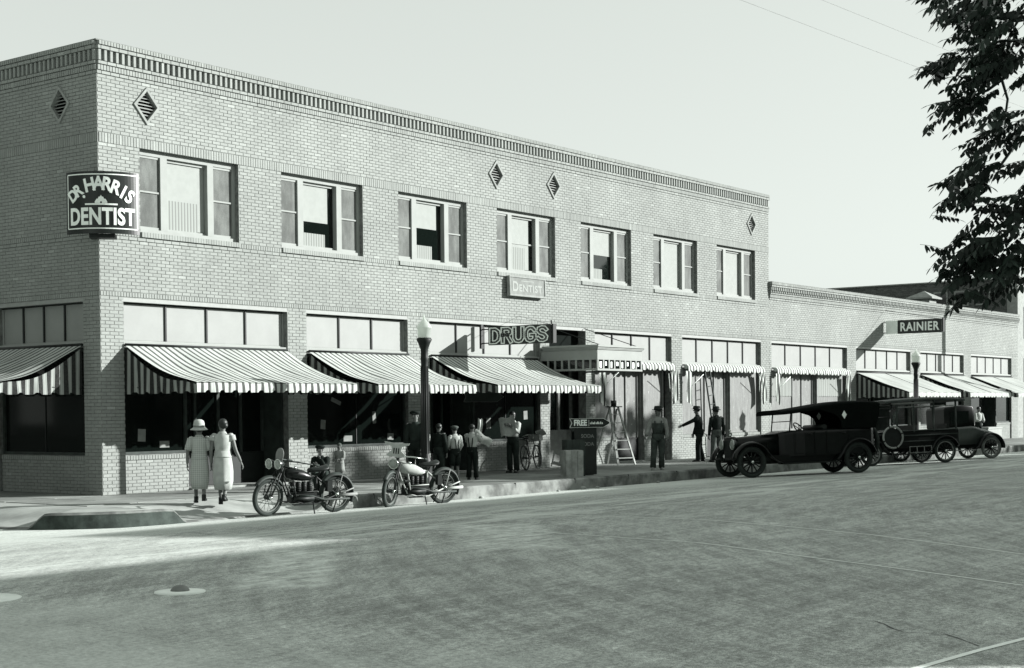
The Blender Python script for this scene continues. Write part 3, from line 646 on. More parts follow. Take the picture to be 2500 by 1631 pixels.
f3 = MB(); f3.box(0, 14, 0.55, 26, -0.1, 7.97); part('wall', f3, 'mortar', far)
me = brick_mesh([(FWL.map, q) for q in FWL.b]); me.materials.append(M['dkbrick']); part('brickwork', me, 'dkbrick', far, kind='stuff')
f4 = MB(); f4.box(-0.02, 14, 0.02, 0.548, -0.1, 7.9); f4.box(-0.1, 14.1, -0.1, 0.7, 7.902, 8.1); part('front_wall', f4, 'stone', far)
f5 = MB(); f5.box(0.9, 2.4, -0.02, 0.06, 5.0, 6.6); fw = part('window', f5, 'white', far); part('pane', MB().box(1.0, 2.3, -0.03, -0.022, 5.08, 6.52), 'screen', fw)
f6 = MB(); f6.box(0.9, 4.0, -0.02, 0.06, 0.0, 4.0); fd = part('shopfront', f6, 'dkwood', far); part('pane', MB().box(1.0, 3.9, -0.03, -0.022, 0.7, 3.9), 'shopglass', fd)
for k in range(3):
    y = 1.4+1.1*k; f7 = MB(); f7.box(-0.06, -0.012, y, y+0.75, 6.72, 7.5); w7 = part('window', f7, 'stone', far); part('pane', MB().box(-0.07, -0.062, y+0.08, y+0.67, 6.8, 7.42), 'glass', w7)
f8 = MB(); f8.box(-0.1, 0.3, 0.6, 26, 7.97, 8.03); part('coping', f8, 'stone', far)

# ---------------------------------------------------------------- awnings
def awning(name, label, loc, rz, W, full, mats, D=2.2, zh=3.06, zf=2.27, sag=0.13, right=True, group=None, seams=0):
    t = thing(name, label, 'awning', loc, rz, group)
    sh = MB(); nu = int(W/0.09)
    def top(s, v):
        z = zh+(zf-zh)*v-sag*math.sin(math.pi*v)*(0.75+0.25*math.cos(2*math.pi*s)); return (W*s, -0.03-(D-0.03)*v, z+(0.016*math.sin(s*W*5.1+v*2)+0.010*math.sin(s*W*11.3-v*5)+0.012*math.sin(s*W*2.3+v*7))*math.sin(math.pi*v))
    sh.grid(top, nu, 16); part('canvas', sh, mats[0], t)
    va = MB(); v = []; n = int(W/0.03)
    for i in range(n+1):
        x = W*i/n; k = (x/0.36) % 1; dz = 0.045*sstep(0.62, 0.70, k)*(1-sstep(0.92, 1.0, k)); wv = 0.018*math.sin(x*8.7)+0.01*math.sin(x*23)
        v += [(x, -D, zf), (x, -D-0.01+wv*0.5, zf-0.09), (x, -D-0.012+wv, zf-0.205+dz)]
    va.add(v, [(i*3+j, (i+1)*3+j, (i+1)*3+j+1, i*3+j+1) for i in range(n) for j in range(2)], True); part('valance', va, mats[0], t)
    for x in ((0.0, W) if right else (0.0,)):
        sd = MB(); v = []; n = 70
        for i in range(n+1):
            f = i/n; y = -0.05-(D-0.05)*f; zt = top(0, f)[2]-0.05-0.09*math.sin(math.pi*min(1, f*1.2)); k = (-y/0.4) % 1; dz = 0.04*sstep(0.6, 0.7, k)*(1-sstep(0.92, 1.0, k))
            zb = (zf-0.22 if full else max(zf-0.205, zt-0.34))+dz; wv = 0.022*math.sin(y*11)+0.01*math.sin(y*27)
            for q in range(4): v.append((x+wv*q/3, y, zt+(zb-zt)*q/3))
        sd.add(v, [(i*4+j, (i+1)*4+j, (i+1)*4+j+1, i*4+j+1) for i in range(n) for j in range(3)], True); part('side_curtain', sd, mats[1], t)
    fr = MB()
    for x in (0.03, W-0.03): fr.tube([(x, -0.02, zf-0.1), (x, -D+0.01, zf-0.015)], 0.014, 6)
    fr.tube([(0.0, -D+0.01, zf-0.012), (W, -D+0.01, zf-0.012)], 0.014, 6); fr.tube([(0, -0.04, zh+0.01), (W, -0.04, zh+0.01)], 0.03, 8)
    for k in range(1, seams+1): fr.tube([tuple(Vector(top(k/(seams+1), i/8))+Vector((0, 0, 0.006))) for i in range(9)], 0.012, 5)
    part('frame', fr, 'iron', t); return t
SX = ('stripe_x', 'stripe_y'); gA = 'striped awnings over the shop fronts of the corner block'
awning('awning', 'large striped awning with a deep side curtain above the two women', (0.58, 0, 0), 0, 4.62, True, SX, group=gA)
awning('awning', 'striped awning between the lamp post and the large corner awning', (5.9, 0, 0), 0, 3.55, False, SX, group=gA)
awning('awning', 'striped awning right of the lamp post under the DRUGS sign', (10.32, 0, 0), 0, 4.65, False, SX, zf=2.29, group=gA)
awning('awning', 'striped awning on the shaded side wall at the left edge', (0, 3.5, 0), -math.pi/2, 2.95, True, SX, group=gA)
for k, (x, W_, lab) in enumerate(((36.55, 5.5, 'plain pale awning with a dark striped side curtain behind the touring car roof'), (43.2, 5.15, 'plain pale awning behind the second lamp post'), (49.35, 5.6, 'plain pale awning furthest along the street, at the right edge'))):
    awning('awning', lab, (x, 0, 0), 0, W_, k == 0, ('palecanvas', 'stripe_y'), zh=3.0, zf=2.2, sag=0.03, group='plain pale awnings on the shop row', seams=1)
def rolled(x0, x1, label, ends):
    t = thing('rolled_awning', label, 'awning', (x0, 0, 0), 0, 'furled striped awnings'); W = x1-x0
    r_ = MB(); r_.tube([(0, -0.10, 3.0), (W, -0.10, 3.0)], 0.075, 10); part('roll', r_, 'stripe_x', t)
    va = MB(); v = []; n = int(W/0.03)
    for i in range(n+1):
        x = W*i/n; k = (x/0.3) % 1; dz = 0.06*math.sin(math.pi*k)**6
        v += [(x, -0.13, 3.085), (x, -0.2+0.01*math.sin(x*9), 3.0), (x, -0.21+0.015*math.sin(x*9), 2.85+dz)]
    va.add(v, [(i*3+j, (i+1)*3+j, (i+1)*3+j+1, i*3+j+1) for i in range(n) for j in range(2)], True); part('valance', va, 'stripe_x', t)
    for x, s_ in [(0.0, 1), (W, -1)]:
        if s_ not in ends: continue
        for j in range(1):
            d = MB(); ph = random.uniform(0, 6)
            def fn(a, b):
                wd = 0.46*(1-0.3*math.sin(math.pi*b*0.8)); return (x+s_*(a*wd-0.14)+0.05*math.sin(b*3+ph)+0.06*b, -0.16-0.022*math.sin(a*12+ph+b), 2.86-b*(0.95+0.2*a))
            d.grid(fn, 24, 10); part('hanging_cloth', d, 'stripe_z', t)
    rd = MB(); rd.tube([(0.12, -0.05, 2.2), (0.7, -0.35, 2.75)], 0.012, 6); rd.tube([(W-0.12, -0.05, 2.2), (W-0.7, -0.35, 2.75)], 0.012, 6); part('arm', rd, 'letter', t)
rolled(18.0, 22.3, 'furled striped awning beside the stair canopy with cloth bunched at its end', (1, -1))
rolled(23.1, 28.4, 'furled striped awning above the two men in dark suits', (1, -1))
rolled(29.4, 35.6, 'furled striped awning above the touring car bonnet', (1, -1))

# ---------------------------------------------------------------- signs
def tooth(): return [(-0.12, 0), (-0.12, 0.03), (-0.085, 0.085), (-0.06, 0.085), (-0.045, 0.125), (-0.015, 0.13), (0, 0.165), (0.015, 0.13), (0.045, 0.125), (0.06, 0.085), (0.085, 0.085), (0.12, 0.03), (0.12, 0)]
sg = thing('corner_sign', 'dark curved DR. HARRIS DENTIST sign bracketed on the corner of the building', 'sign', (0.075, -0.085, 0), -math.pi/4)   # local -y looks out from the corner
SR, SC = 0.95, 0.42                                # arc radius and centre behind the corner
def wrap(x, z, d=0.0): a = x/SR; return (math.sin(a)*(SR+d), -math.cos(a)*(SR+d)+SC, z)
z0, z1, hw = 5.24, 6.47, 0.80
pn = MB(); n = 24
v = []
for i in range(n+1):
    x = -hw+2*hw*i/n; v += [wrap(x, z0, -0.05), wrap(x, z0, 0), wrap(x, z1, 0), wrap(x, z1, -0.05)]
pn.add(v, [(i*4+j, (i+1)*4+j, (i+1)*4+(j+1) % 4, i*4+(j+1) % 4) for i in range(n) for j in range(4)] + [(0, 1, 2, 3), (n*4+3, n*4+2, n*4+1, n*4)], False); part('panel', pn, 'black', sg)
bd = MB(); c_ = 0.06
for (xa, za, xb, zb) in ((-hw+c_, z0+0.10, hw-c_, z0+0.10), (-hw+c_, z1-c_, hw-c_, z1-c_), (-hw+c_, z0+0.10, -hw+c_, z1-c_), (hw-c_, z0+0.10, hw-c_, z1-c_)):
    k = 20; t = 0.011
    for i in range(k):
        p, q = i/k, (i+1)/k; x1_, x2_, y1_, y2_ = xa+(xb-xa)*p, xa+(xb-xa)*q, za+(zb-za)*p, za+(zb-za)*q
        if za == zb: bd.add([wrap(x1_, y1_-t, 0.004), wrap(x2_, y1_-t, 0.004), wrap(x2_, y1_+t, 0.004), wrap(x1_, y1_+t, 0.004)], [(0, 1, 2, 3)])
        else: bd.add([wrap(x1_-t, y1_, 0.004), wrap(x1_+t, y1_, 0.004), wrap(x1_+t, y2_, 0.004), wrap(x1_-t, y2_, 0.004)], [(0, 1, 2, 3)])
part('border', bd, 'letter', sg)
tx = text_mb('DENTIST', 0.41, 0.014, 1.04); mnx = max(abs(q[0]) for q in tx.v); ztrans(tx, lambda q: wrap(q[0]*0.68/mnx, 5.56+q[1]*1.12, 0.004+q[2]*0.5+0.003)); part('lettering', tx, 'letter', sg)
lt = MB(); word = 'DR. HARRIS'; pos = [-0.60, -0.465, -0.375, 0, -0.225, -0.045, 0.13, 0.30, 0.44, 0.575]; ang = [38, 30, 26, 0, 12, 1, -9, -19, -27, -33]; hz = [6.0, 6.10, 6.04, 0, 6.2, 6.235, 6.215, 6.15, 6.07, 5.985]
for ch_, x, a, z in zip(word, pos, ang, hz):
    if ch_ == ' ': continue
    q = text_mb(ch_, 0.33 if ch_ in 'DR.' and x < -0.3 else 0.37, 0.012); ca, sa = math.cos(R(a)), math.sin(R(a))
    cx = (max(p[0] for p in q.v)+min(p[0] for p in q.v))/2; cz = 0 if ch_ == '.' else (max(p[1] for p in q.v)+min(p[1] for p in q.v))/2
    ztrans(q, lambda p: wrap(x+(p[0]-cx)*ca*0.86-(p[1]-cz)*sa, z+(p[0]-cx)*sa*0.86+(p[1]-cz)*ca, 0.007+p[2]*0.5)); o = len(lt.v); lt.v += q.v; lt.f += [tuple(i+o for i in f_) for f_ in q.f]; lt.sm += q.sm
part('lettering', lt, 'letter', sg)
em = MB(); pts = [(x, 5.835+y) for x, y in tooth()]; em.add([wrap(x, y, 0.007) for x, y in pts], [tuple(range(len(pts)))])
for i in range(8): x = -0.32+0.08*i; em.add([wrap(x, 5.80, 0.007), wrap(x+0.08, 5.80, 0.007), wrap(x+0.08, 5.832, 0.007), wrap(x, 5.832, 0.007)], [(0, 1, 2, 3)])
part('emblem', em, 'letter', sg)
br_ = MB()
for z in (z0+0.15, z1-0.2): br_.tube([(0, -0.03, z), (0, -SR+SC+0.06, z)], 0.02, 6); br_.tube([(-0.3, 0.28, z), (-0.62, -0.22, z)], 0.015, 6); br_.tube([(0.3, 0.28, z), (0.62, -0.22, z)], 0.015, 6)
br_.box(-0.25, 0.25, -0.45, -0.1, z0-0.08, z0-0.0); part('bracket', br_, 'iron', sg)

s2 = thing('wall_sign', 'pale framed DENTIST sign tilted below the middle upper window', 'sign', (13.6, -0.02, 4.83)); s2.rotation_euler = (R(-2), 0, 0)
fb = MB(); fb.box(0.0, 1.6, -0.13, -0.05, 0, 0.46); part('panel', fb, 'signpale', s2)
ff = MB(); ff.box(-0.04, 1.64, -0.15, -0.04, -0.05, -0.002); ff.box(-0.04, 1.64, -0.15, -0.04, 0.462, 0.5); ff.box(-0.04, -0.002, -0.15, -0.04, 0, 0.46); ff.box(1.602, 1.64, -0.15, -0.04, 0, 0.46); part('frame', ff, 'stone', s2)
tx = text_mb('ENTIST', 0.27, 0.010, 1.1); mnx = max(abs(q[0]) for q in tx.v); ztrans(tx, lambda q: (0.93+q[0]*0.55/mnx, -0.132-q[2]*0.4, 0.17+q[1])); t2 = text_mb('D', 0.38, 0.012); ztrans(t2, lambda q: (0.23+q[0], -0.132-q[2]*0.4, 0.2+q[1]))
o = len(tx.v); tx.v += t2.v; tx.f += [tuple(i+o for i in f_) for f_ in t2.f]; tx.sm += t2.sm; part('lettering', tx, 'blind', s2)
ru = MB(); ru.box(0.5, 1.1, -0.134, -0.131, 0.365, 0.385); part('rule', ru, 'blind', s2); pk = MB()
for x in (0.2, 1.4): pk.box(x, x+0.05, -0.05, 0.0, 0.1, 0.3)
part('bracket', pk, 'iron', s2)

def letters(path_, w0, bulbs=True):
    pass
STK = {'D': [[(0, 0), (0, 1), (0.3, 1), (0.52, 0.82), (0.58, 0.5), (0.52, 0.18), (0.3, 0), (0, 0)]], 'R': [[(0, 0), (0, 1), (0.38, 1), (0.55, 0.88), (0.55, 0.66), (0.38, 0.53), (0, 0.53)], [(0.3, 0.53), (0.58, 0)]],
       'U': [[(0, 1), (0, 0.25), (0.12, 0.05), (0.3, 0), (0.46, 0.05), (0.58, 0.25), (0.58, 1)]], 'G': [[(0.58, 0.8), (0.45, 0.97), (0.27, 1), (0.1, 0.92), (0, 0.7), (0, 0.3), (0.1, 0.08), (0.27, 0), (0.48, 0.05), (0.58, 0.2), (0.58, 0.45), (0.34, 0.45)]],
       'S': [[(0.56, 0.82), (0.44, 0.97), (0.26, 1), (0.06, 0.92), (0.02, 0.72), (0.14, 0.57), (0.44, 0.45), (0.56, 0.28), (0.52, 0.1), (0.34, 0), (0.14, 0.03), (0, 0.18)]]}
def ribbon(mb, pts, wd, fn):
    P = [Vector(p) for p in pts]; L = []; Rr = []
    closed = (P[0]-P[-1]).length < 1e-6
    for i, p in enumerate(P):
        a = P[i]-P[i-1] if i > 0 else (P[-1]-P[-2] if closed else P[1]-P[0]); b = P[i+1]-P[i] if i < len(P)-1 else (P[1]-P[0] if closed else a)
        a = a.normalized(); b = b.normalized(); nrm = Vector((-(a+b).y, (a+b).x)); nrm = nrm.normalized() if nrm.length > 1e-5 else Vector((-a.y, a.x)); k = 1/max(0.5, nrm.dot(Vector((-a.y, a.x))))
        ext = Vector((0, 0)) if closed or 0 < i < len(P)-1 else (-b if i == 0 else a)*wd/2
        L.append(p+ext+nrm*k*wd/2); Rr.append(p+ext-nrm*k*wd/2)
    mb.add([fn(*q) for q in L]+[fn(*q) for q in Rr], [(i, i+1, len(P)+i+1, len(P)+i) for i in range(len(P)-1)])
dr = thing('projecting_sign', 'dark DRUGS sign of bulb-studded letters projecting over the awnings', 'sign', (12.44, 0, 0))
y0, y1, z0, z1 = -0.31, -2.35, 3.38, 3.87
part('panel', MB().box(-0.06, 0.06, y1, y0, z0, z1), 'black', dr)
wl = MB(); dl = MB(); bu = MB()
for s_ in (-1, 1):
    for i, ch_ in enumerate('DRUGS'):
        oy = (y0-0.10-i*0.385) if s_ < 0 else (y1+0.10+i*0.385); H_ = 0.34; zb = z0+0.075
        tr = lambda d: (lambda a, b: (s_*(0.06+d), oy+s_*a*0.46, zb+b*H_))
        for st in STK[ch_]:
            sc_ = [(p[0]*1.0, p[1]) for p in st]; ribbon(wl, sc_, 0.30, tr(0.004)); ribbon(dl, sc_, 0.13, tr(0.007))
            P = [Vector(p) for p in sc_]; tot = sum((b-a).length for a, b in zip(P[:-1], P[1:])); k = int(tot/0.16)
            for j in range(k+1):
                d = tot*j/max(1, k)
                for a, b in zip(P[:-1], P[1:]):
                    l_ = (b-a).length
                    if d <= l_+1e-6: q = a+(b-a)*(d/l_); break
                    d -= l_
                bu.ell(tr(0.014)(q.x, q.y), (0.014, 0.016, 0.016), 6, 4)
part('letter_outline', wl, 'letter', dr); part('letter_face', dl, 'black', dr); part('bulb', bu, 'signgrey', dr, kind='stuff')
kb_ = MB()
for z in (z0+0.06, z1-0.06): kb_.tube([(0, 0.02, z), (0, y0, z)], 0.016, 6)
kb_.box(-0.05, 0.05, -0.06, -0.002, 3.3, 3.95); kb_.tube([(0, y1+0.1, z1), (1.7, -0.02, 4.25)], 0.005, 5); kb_.tube([(0, y1+0.02, z0-0.01), (0, y1+0.02, z1+0.1)], 0.02, 6); kb_.box(-0.07, 0.07, y1-0.09, y1-0.04, z0, z1); part('bracket', kb_, 'iron', dr)
rn = thing('projecting_sign', 'black RAINIER sign with white block letters over the pale awnings', 'sign', (39.31, 0, 0))
y0, y1, z0, z1 = -0.62, -2.46, 4.6, 5.15
part('panel', MB().box(-0.07, 0.07, y1, y0, z0, z1), 'black', rn); part('end_panel', MB().box(-0.065, 0.065, y0+0.003, -0.12, z0+0.01, z1-0.01), 'letter', rn)
for s_ in (-1, 1):
    tx = text_mb('RAINIER', 0.42, 0.012, 1.12); mnx = max(abs(q[0]) for q in tx.v); cy = sum((min(q[1] for q in tx.v), max(q[1] for q in tx.v)))/2
    ztrans(tx, lambda q: (s_*(0.075+q[2]*0.4), (y0+y1)/2+s_*q[0]*0.84/mnx, (z0+z1)/2+(q[1]-cy)*1.15)); part('lettering', tx, 'letter', rn)
kb_ = MB(); kb_.tube([(0, 0, z0+0.05), (0, -0.2, z0+0.05)], 0.02, 6); kb_.tube([(0, 0, z1-0.05), (0, -0.2, z1-0.05)], 0.02, 6); kb_.tube([(0, y1+0.1, z1), (0, 0, 5.6)], 0.008, 5); kb_.box(-0.06, 0.06, y1-0.08, y1-0.03, z0+0.02, z1+0.02); part('bracket', kb_, 'iron', rn)

# ---------------------------------------------------------------- lamp posts, wires, pole
def lamp(label, loc, proto=None):
    t = thing('street_lamp', label, 'street lamp', loc, 0, 'acorn globe street lamps along the kerb')
    b = MB(); pr = [(0.24, 0), (0.24, 0.12), (0.21, 0.16), (0.2, 0.45), (0.215, 0.5), (0.17, 0.58), (0.135, 0.72), (0.125, 1.2), (0.112, 2.6), (0.118, 2.72), (0.135, 2.76), (0.118, 2.80), (0.11, 2.95), (0.15, 3.08), (0.18, 3.16), (0.15, 3.20)]
    v = MB(); n = 24
    for i in range(n): pass
    b.lathe([(r_*(0.72 if z < 0.7 else (0.66 if z < 2.9 else 0.66+0.3*(z-2.9)/0.3)), z) for r_, z in pr], 20); part('post', b, 'iron', t)
    fl = MB()
    for i in range(12):
        a = 2*math.pi*i/12; fl.tube([(0.088*math.cos(a), 0.088*math.sin(a), 0.75), (0.077*math.cos(a), 0.077*math.sin(a), 2.6)], 0.009, 5)
    part('fluting', fl, 'iron', t)
    g_ = MB(); g_.lathe([(0.12, 3.19), (0.135, 3.22), (0.145, 3.40), (0.165, 3.405), (0.16, 3.43), (0.12, 3.50), (0.07, 3.55), (0.03, 3.60), (0.012, 3.66), (0.004, 3.70)], 20); part('globe', g_, 'globe', t); return t
l1 = lamp('tall dark lamp post with a white acorn globe behind the second motorcycle', (5.02, -4.3, 0.0))
l2 = copy_tree(l1); l2.location = (32.0, -4.3, 0.0); tag(l2, 'lamp post with a white acorn globe behind the roof of the open-sided car', 'street lamp')
W1, W2, W3, W4 = (-0.87, -15, 7.25), (4.5, -15.35, 7.23), (1.7, -15, 7.79), (4.7, -15.2, 7.79)
def wires():
    for p, q, lab in ((W1, W2, 'thin overhead wire, the lower of two crossing the sky'), (W3, W4, 'thin overhead wire, the upper of two crossing the sky')):
        mb = MB(); p, q = Vector(p), Vector(q); d = q-p; mb.tube([p-d*6+d*14*i/30+Vector((0, 0, 0.03*((14*i/30-6.5)**2)*0.1)) for i in range(31)], 0.0032, 5)
        o = link('overhead_wire', mb.mesh('overhead_wire', 'signgrey')); tag(o, lab, 'wire', 'overhead wires')
wires()
up = thing('utility_pole', 'wooden utility pole just beyond the right edge whose shadow crosses the shop row', 'pole', (50.6, -4.45, 0))
pm = MB(); pm.tube([(0, 0, -0.1), (0, 0, 9.5)], [0.19, 0.14], 10); part('post', pm, 'bark', up); pm = MB(); pm.bar((0, -1.1, 9.0), (0, 1.1, 9.0), 0.1); part('crossarm', pm, 'dkwood', up)

# ---------------------------------------------------------------- things on the pavement and road
RZ = -0.10
bt = thing('traffic_button', 'low domed iron traffic button on a pale ring set in the road', 'traffic button', (-10.0, -14.0, roadz(-14.0)))
b = MB(); b.lathe([(0.235, -0.02), (0.235, 0.012), (0.15, 0.016), (0.0, 0.016)], 32); part('ring', b, 'letter', bt)
b = MB(); b.lathe([(0.09, 0.015), (0.084, 0.03), (0.062, 0.055), (0.03, 0.068), (0.002, 0.071)], 20); part('dome', b, 'signgrey', bt)
mh = MB(); mh.lathe([(0.42, -0.02), (0.42, 0.01), (0.0, 0.012)], 32); o = link('manhole_cover', mh.mesh('manhole_cover', 'letter'), None, (-11.35, -12.75, roadz(-12.75)-0.003)); tag(o, 'pale round manhole cover at the left edge of the road', 'manhole cover')
def crate(name, label, loc, rz, w_, d_, h_, matn, nb):
    t = thing(name, label, 'crate', loc, rz)
    part('core', MB().box(-w_/2+0.02, w_/2-0.02, -d_/2+0.02, d_/2-0.02, 0.01, h_-0.02), 'dark', t)
    for i in range(nb):
        a, b_ = -w_/2+w_*i/nb+0.004, -w_/2+w_*(i+1)/nb-0.004; e_ = random.uniform(0, 0.006)
        for y in (-d_/2-e_, d_/2-0.018+e_): part('board', MB().box(a, b_, y, y+0.018, 0, h_-random.uniform(0, 0.01)), matn, t)
    for i in range(max(1, nb-1)):
        k = max(1, nb-1); a, b_ = -d_/2+0.02+(d_-0.04)*i/k, -d_/2+0.02+(d_-0.04)*(i+1)/k-0.006
        for x in (-w_/2, w_/2-0.018): part('board', MB().box(x, x+0.018, a, b_, 0, h_-0.005), matn, t)
        part('board', MB().box(-w_/2+0.02, w_/2-0.02, a, b_, h_-0.018, h_), matn, t)
    return t
HD = math.atan2(0.4, -0.9)
crate('wooden_crate', 'small bare wooden crate standing at the kerb in front of the taller box', (10.88, -4.02, 0.0), R(-32), 0.46, 0.36, 0.66, 'wood', 3)
crate('wooden_box', 'taller dark packing box standing behind the small crate', (11.35, -3.75, 0.0), R(-32), 0.5, 0.3, 0.9, 'dkwood', 3)
bo = thing('notice_board', 'dark painted notice board beside the crates reading SODA', 'notice board', (11.82, -3.78, 0.0), R(-32))
b = MB(); b.box(-0.3, 0.3, -0.03, 0.0, 0.02, 1.2); b.box(-0.3, 0.3, 0.16, 0.19, 0.0, 1.2); part('board_panel', b, 'black', bo); b = MB(); b.box(-0.3, -0.24, 0.002, 0.158, 1.1, 1.2); b.box(0.24, 0.3, 0.002, 0.158, 1.1, 1.2); b.box(-0.3, 0.3, 0.002, 0.158, 0.1, 0.14); part('brace', b, 'dkwood', bo)
for z in (0.98, 0.78): tx = text_mb('SODA', 0.13, 0.002); ztrans(tx, lambda q: (q[0]+0.05, -0.032-q[2]*0.3, z+q[1])); part('lettering', tx, 'signgrey', bo)
fa = thing('arrow_sign', 'black and white FREE arrow sign propped on top of the dark notice board', 'sign', (11.85, -3.84, 1.2), R(-32))
AP = [(-0.5, 0), (0.42, 0), (0.62, 0.11), (0.42, 0.22), (-0.5, 0.22), (-0.44, 0.11)]
part('panel', MB().prism(AP, -0.02, 0.0), 'black', fa); b = MB()
for a, c in zip(AP, AP[1:]+AP[:1]): b.bar((a[0], -0.024, a[1]), (c[0], -0.024, c[1]), 0.016, 0.006)
b.bar((0.02, -0.024, 0.03), (0.02, -0.024, 0.19), 0.012, 0.006); part('border', b, 'letter', fa)
tx = text_mb('FREE', 0.2, 0.008); ztrans(tx, lambda q: (-0.21+q[0]*0.86, -0.022-q[2]*0.3, 0.11+q[1])); part('lettering', tx, 'letter', fa)
b = MB()
for i in range(9): b.box(0.05+i*0.04, 0.07+i*0.04+0.006*(i % 3), -0.026, -0.0235, 0.08, 0.12+0.02*(i % 2))
part('small_print', b, 'letter', fa); b = MB(); b.box(-0.3, 0.3, 0.001, 0.05, -0.02, 0.06); part('cleat', b, 'dkwood', fa)
hs = thing('hanging_sign', 'faint arrow sign hanging in the shade under the striped awning', 'sign', (11.3, -0.9, 1.87), R(-20))
part('panel', MB().prism([(p[0]*1.1, p[1]*1.15) for p in AP], -0.02, 0.0), 'dkwood', hs); b = MB(); q = [(p[0]*1.1, p[1]*1.15) for p in AP]
for a, c in zip(q, q[1:]+q[:1]): b.bar((a[0], -0.024, a[1]), (c[0], -0.024, c[1]), 0.012, 0.006)
part('border', b, 'signgrey', hs); b = MB(); b.tube([(-0.4, -0.01, 0.25), (-0.4, -0.01, 0.72)], 0.006, 5); b.tube([(0.3, -0.01, 0.25), (0.3, -0.01, 0.72)], 0.006, 5); part('hanger', b, 'iron', hs)
# the stepladder by the stair entry
sld = thing('step_ladder', 'wooden stepladder standing open in front of the whitewashed window', 'ladder', (18.1, -0.55, 0), R(-14))
H_ = 1.7; ra = MB()
for x in (-0.34, 0.34):
    ra.bar((x, -0.55, 0), (x*0.52, 0.0, H_), 0.07, 0.035); 
part('rail', ra, 'wood', sld); rb = MB()
for x in (-0.3, 0.3): rb.bar((x, 0.6, 0), (x*0.5, 0.03, H_-0.05), 0.05, 0.03)
part('back_leg', rb, 'wood', sld)
for i in range(6):
    f_ = (i+0.8)/6.6; z = f_*H_; x = 0.34*(1-0.48*f_); part('step', MB().box(-x, x, -0.55*(1-f_)-0.06, -0.55*(1-f_)+0.06, z-0.012, z+0.012), 'wood', sld)
part('top_cap', MB().box(-0.24, 0.24, -0.12, 0.12, H_, H_+0.03), 'dkwood', sld)
ct = MB(); ct.lathe([(0.08, H_+0.031), (0.085, H_+0.2), (0.06, H_+0.2)], 12); o = link('paint_pail', ct.mesh('paint_pail', 'black'), None, (18.1, -0.55, 0)); tag(o, 'dark paint pail standing on the stepladder top', 'pail')
ld = thing('leaning_ladder', 'long dark ladder leaning inside against the whitewashed windows', 'ladder', (24.55, -0.25, 0))
ld.location = (24.9, -0.35, 0); ld.rotation_euler = (R(-5), R(-8), 0); b = MB(); b.bar((-0.2, 0, 0), (-0.16, 0, 3.0), 0.05, 0.03); b.bar((0.2, 0, 0), (0.16, 0, 3.0), 0.05, 0.03); part('rail', b, 'dkwood', ld)
for i in range(9): b = MB(); b.tube([(-0.19, 0, 0.3+0.3*i), (0.19, 0, 0.3+0.3*i)], 0.014, 6); part('rung', b, 'dkwood', ld)
cl = MB()
for (x, y, r_) in ((10.0, -4.95, 0.07), (10.45, -5.05, 0.05), (8.9, -5.0, 0.04), (13.3, -5.0, 0.05), (5.9, -5.1, 0.05), (6.1, -4.98, 0.035)): cl.ell((x, y, roadz(y)+r_*0.4), (r_*1.4, r_, r_*0.7), 7, 5)
o = link('gutter_rubble', cl.mesh('gutter_rubble', 'stone')); o['kind'] = 'stuff'; o['label'] = 'small stones lying in the gutter along the kerb'

# ---------------------------------------------------------------- vehicles (local x forward, y left, z up, on the ground)
def seat_on_road(t, front_left, head, wb, track):
    h = Vector((math.cos(head), math.sin(head))); l = Vector((-h.y, h.x)); fl = Vector(front_left)
    pt = lambda q: Vector((q.x, q.y, roadz(q.y)))
    P = [pt(fl), pt(fl-l*track), pt(fl-h*wb), pt(fl-h*wb-l*track)]
    X = ((P[0]+P[1])-(P[2]+P[3])).normalized(); Y = ((P[0]+P[2])-(P[1]+P[3])); Y = (Y-X*Y.dot(X)).normalized(); Z = X.cross(Y)
    mm = Matrix((X, Y, Z)).transposed().to_4x4(); mm.translation = sum(P, Vector())/4; t.matrix_world = mm
def wheel_parts(parent, c, rad, wt, spokes, tyre_mat='tyre', rim_mat='dust', hub=0.06, sr=0.013, name='wheel', rot=None, wire=False):
    w_ = MB()
    w_.tube([(0, -0.07, 0), (0, 0.07, 0)], hub, 10)
    for i in range(spokes):
        a = 2*math.pi*i/spokes
        if wire: w_.tube([(0, 0.05*(1 if i % 2 else -1), 0), ((rad-wt)*math.cos(a), 0, (rad-wt)*math.sin(a))], sr, 4)
        else: w_.tube([(0.04*math.cos(a), 0, 0.04*math.sin(a)), ((rad-wt)*math.cos(a), 0, (rad-wt)*math.sin(a))], [sr*1.3, sr], 6)
    o = part(name, w_, 'iron' if not wire else 'dust', parent, loc=c, rot=rot)
    part('tyre', MB().torus((0, 0, 0), rad-wt/2, wt/2, 'y', 36, 10), tyre_mat, o)
    part('rim', MB().torus((0, 0, 0), rad-wt*1.05, wt*0.24, 'y', 32, 8, 1.6), rim_mat, o)
    part('hub_cap', MB().ell((0, 0.075, 0), (hub*0.75, 0.03, hub*0.75), 10, 6), 'chrome', o)
    return o
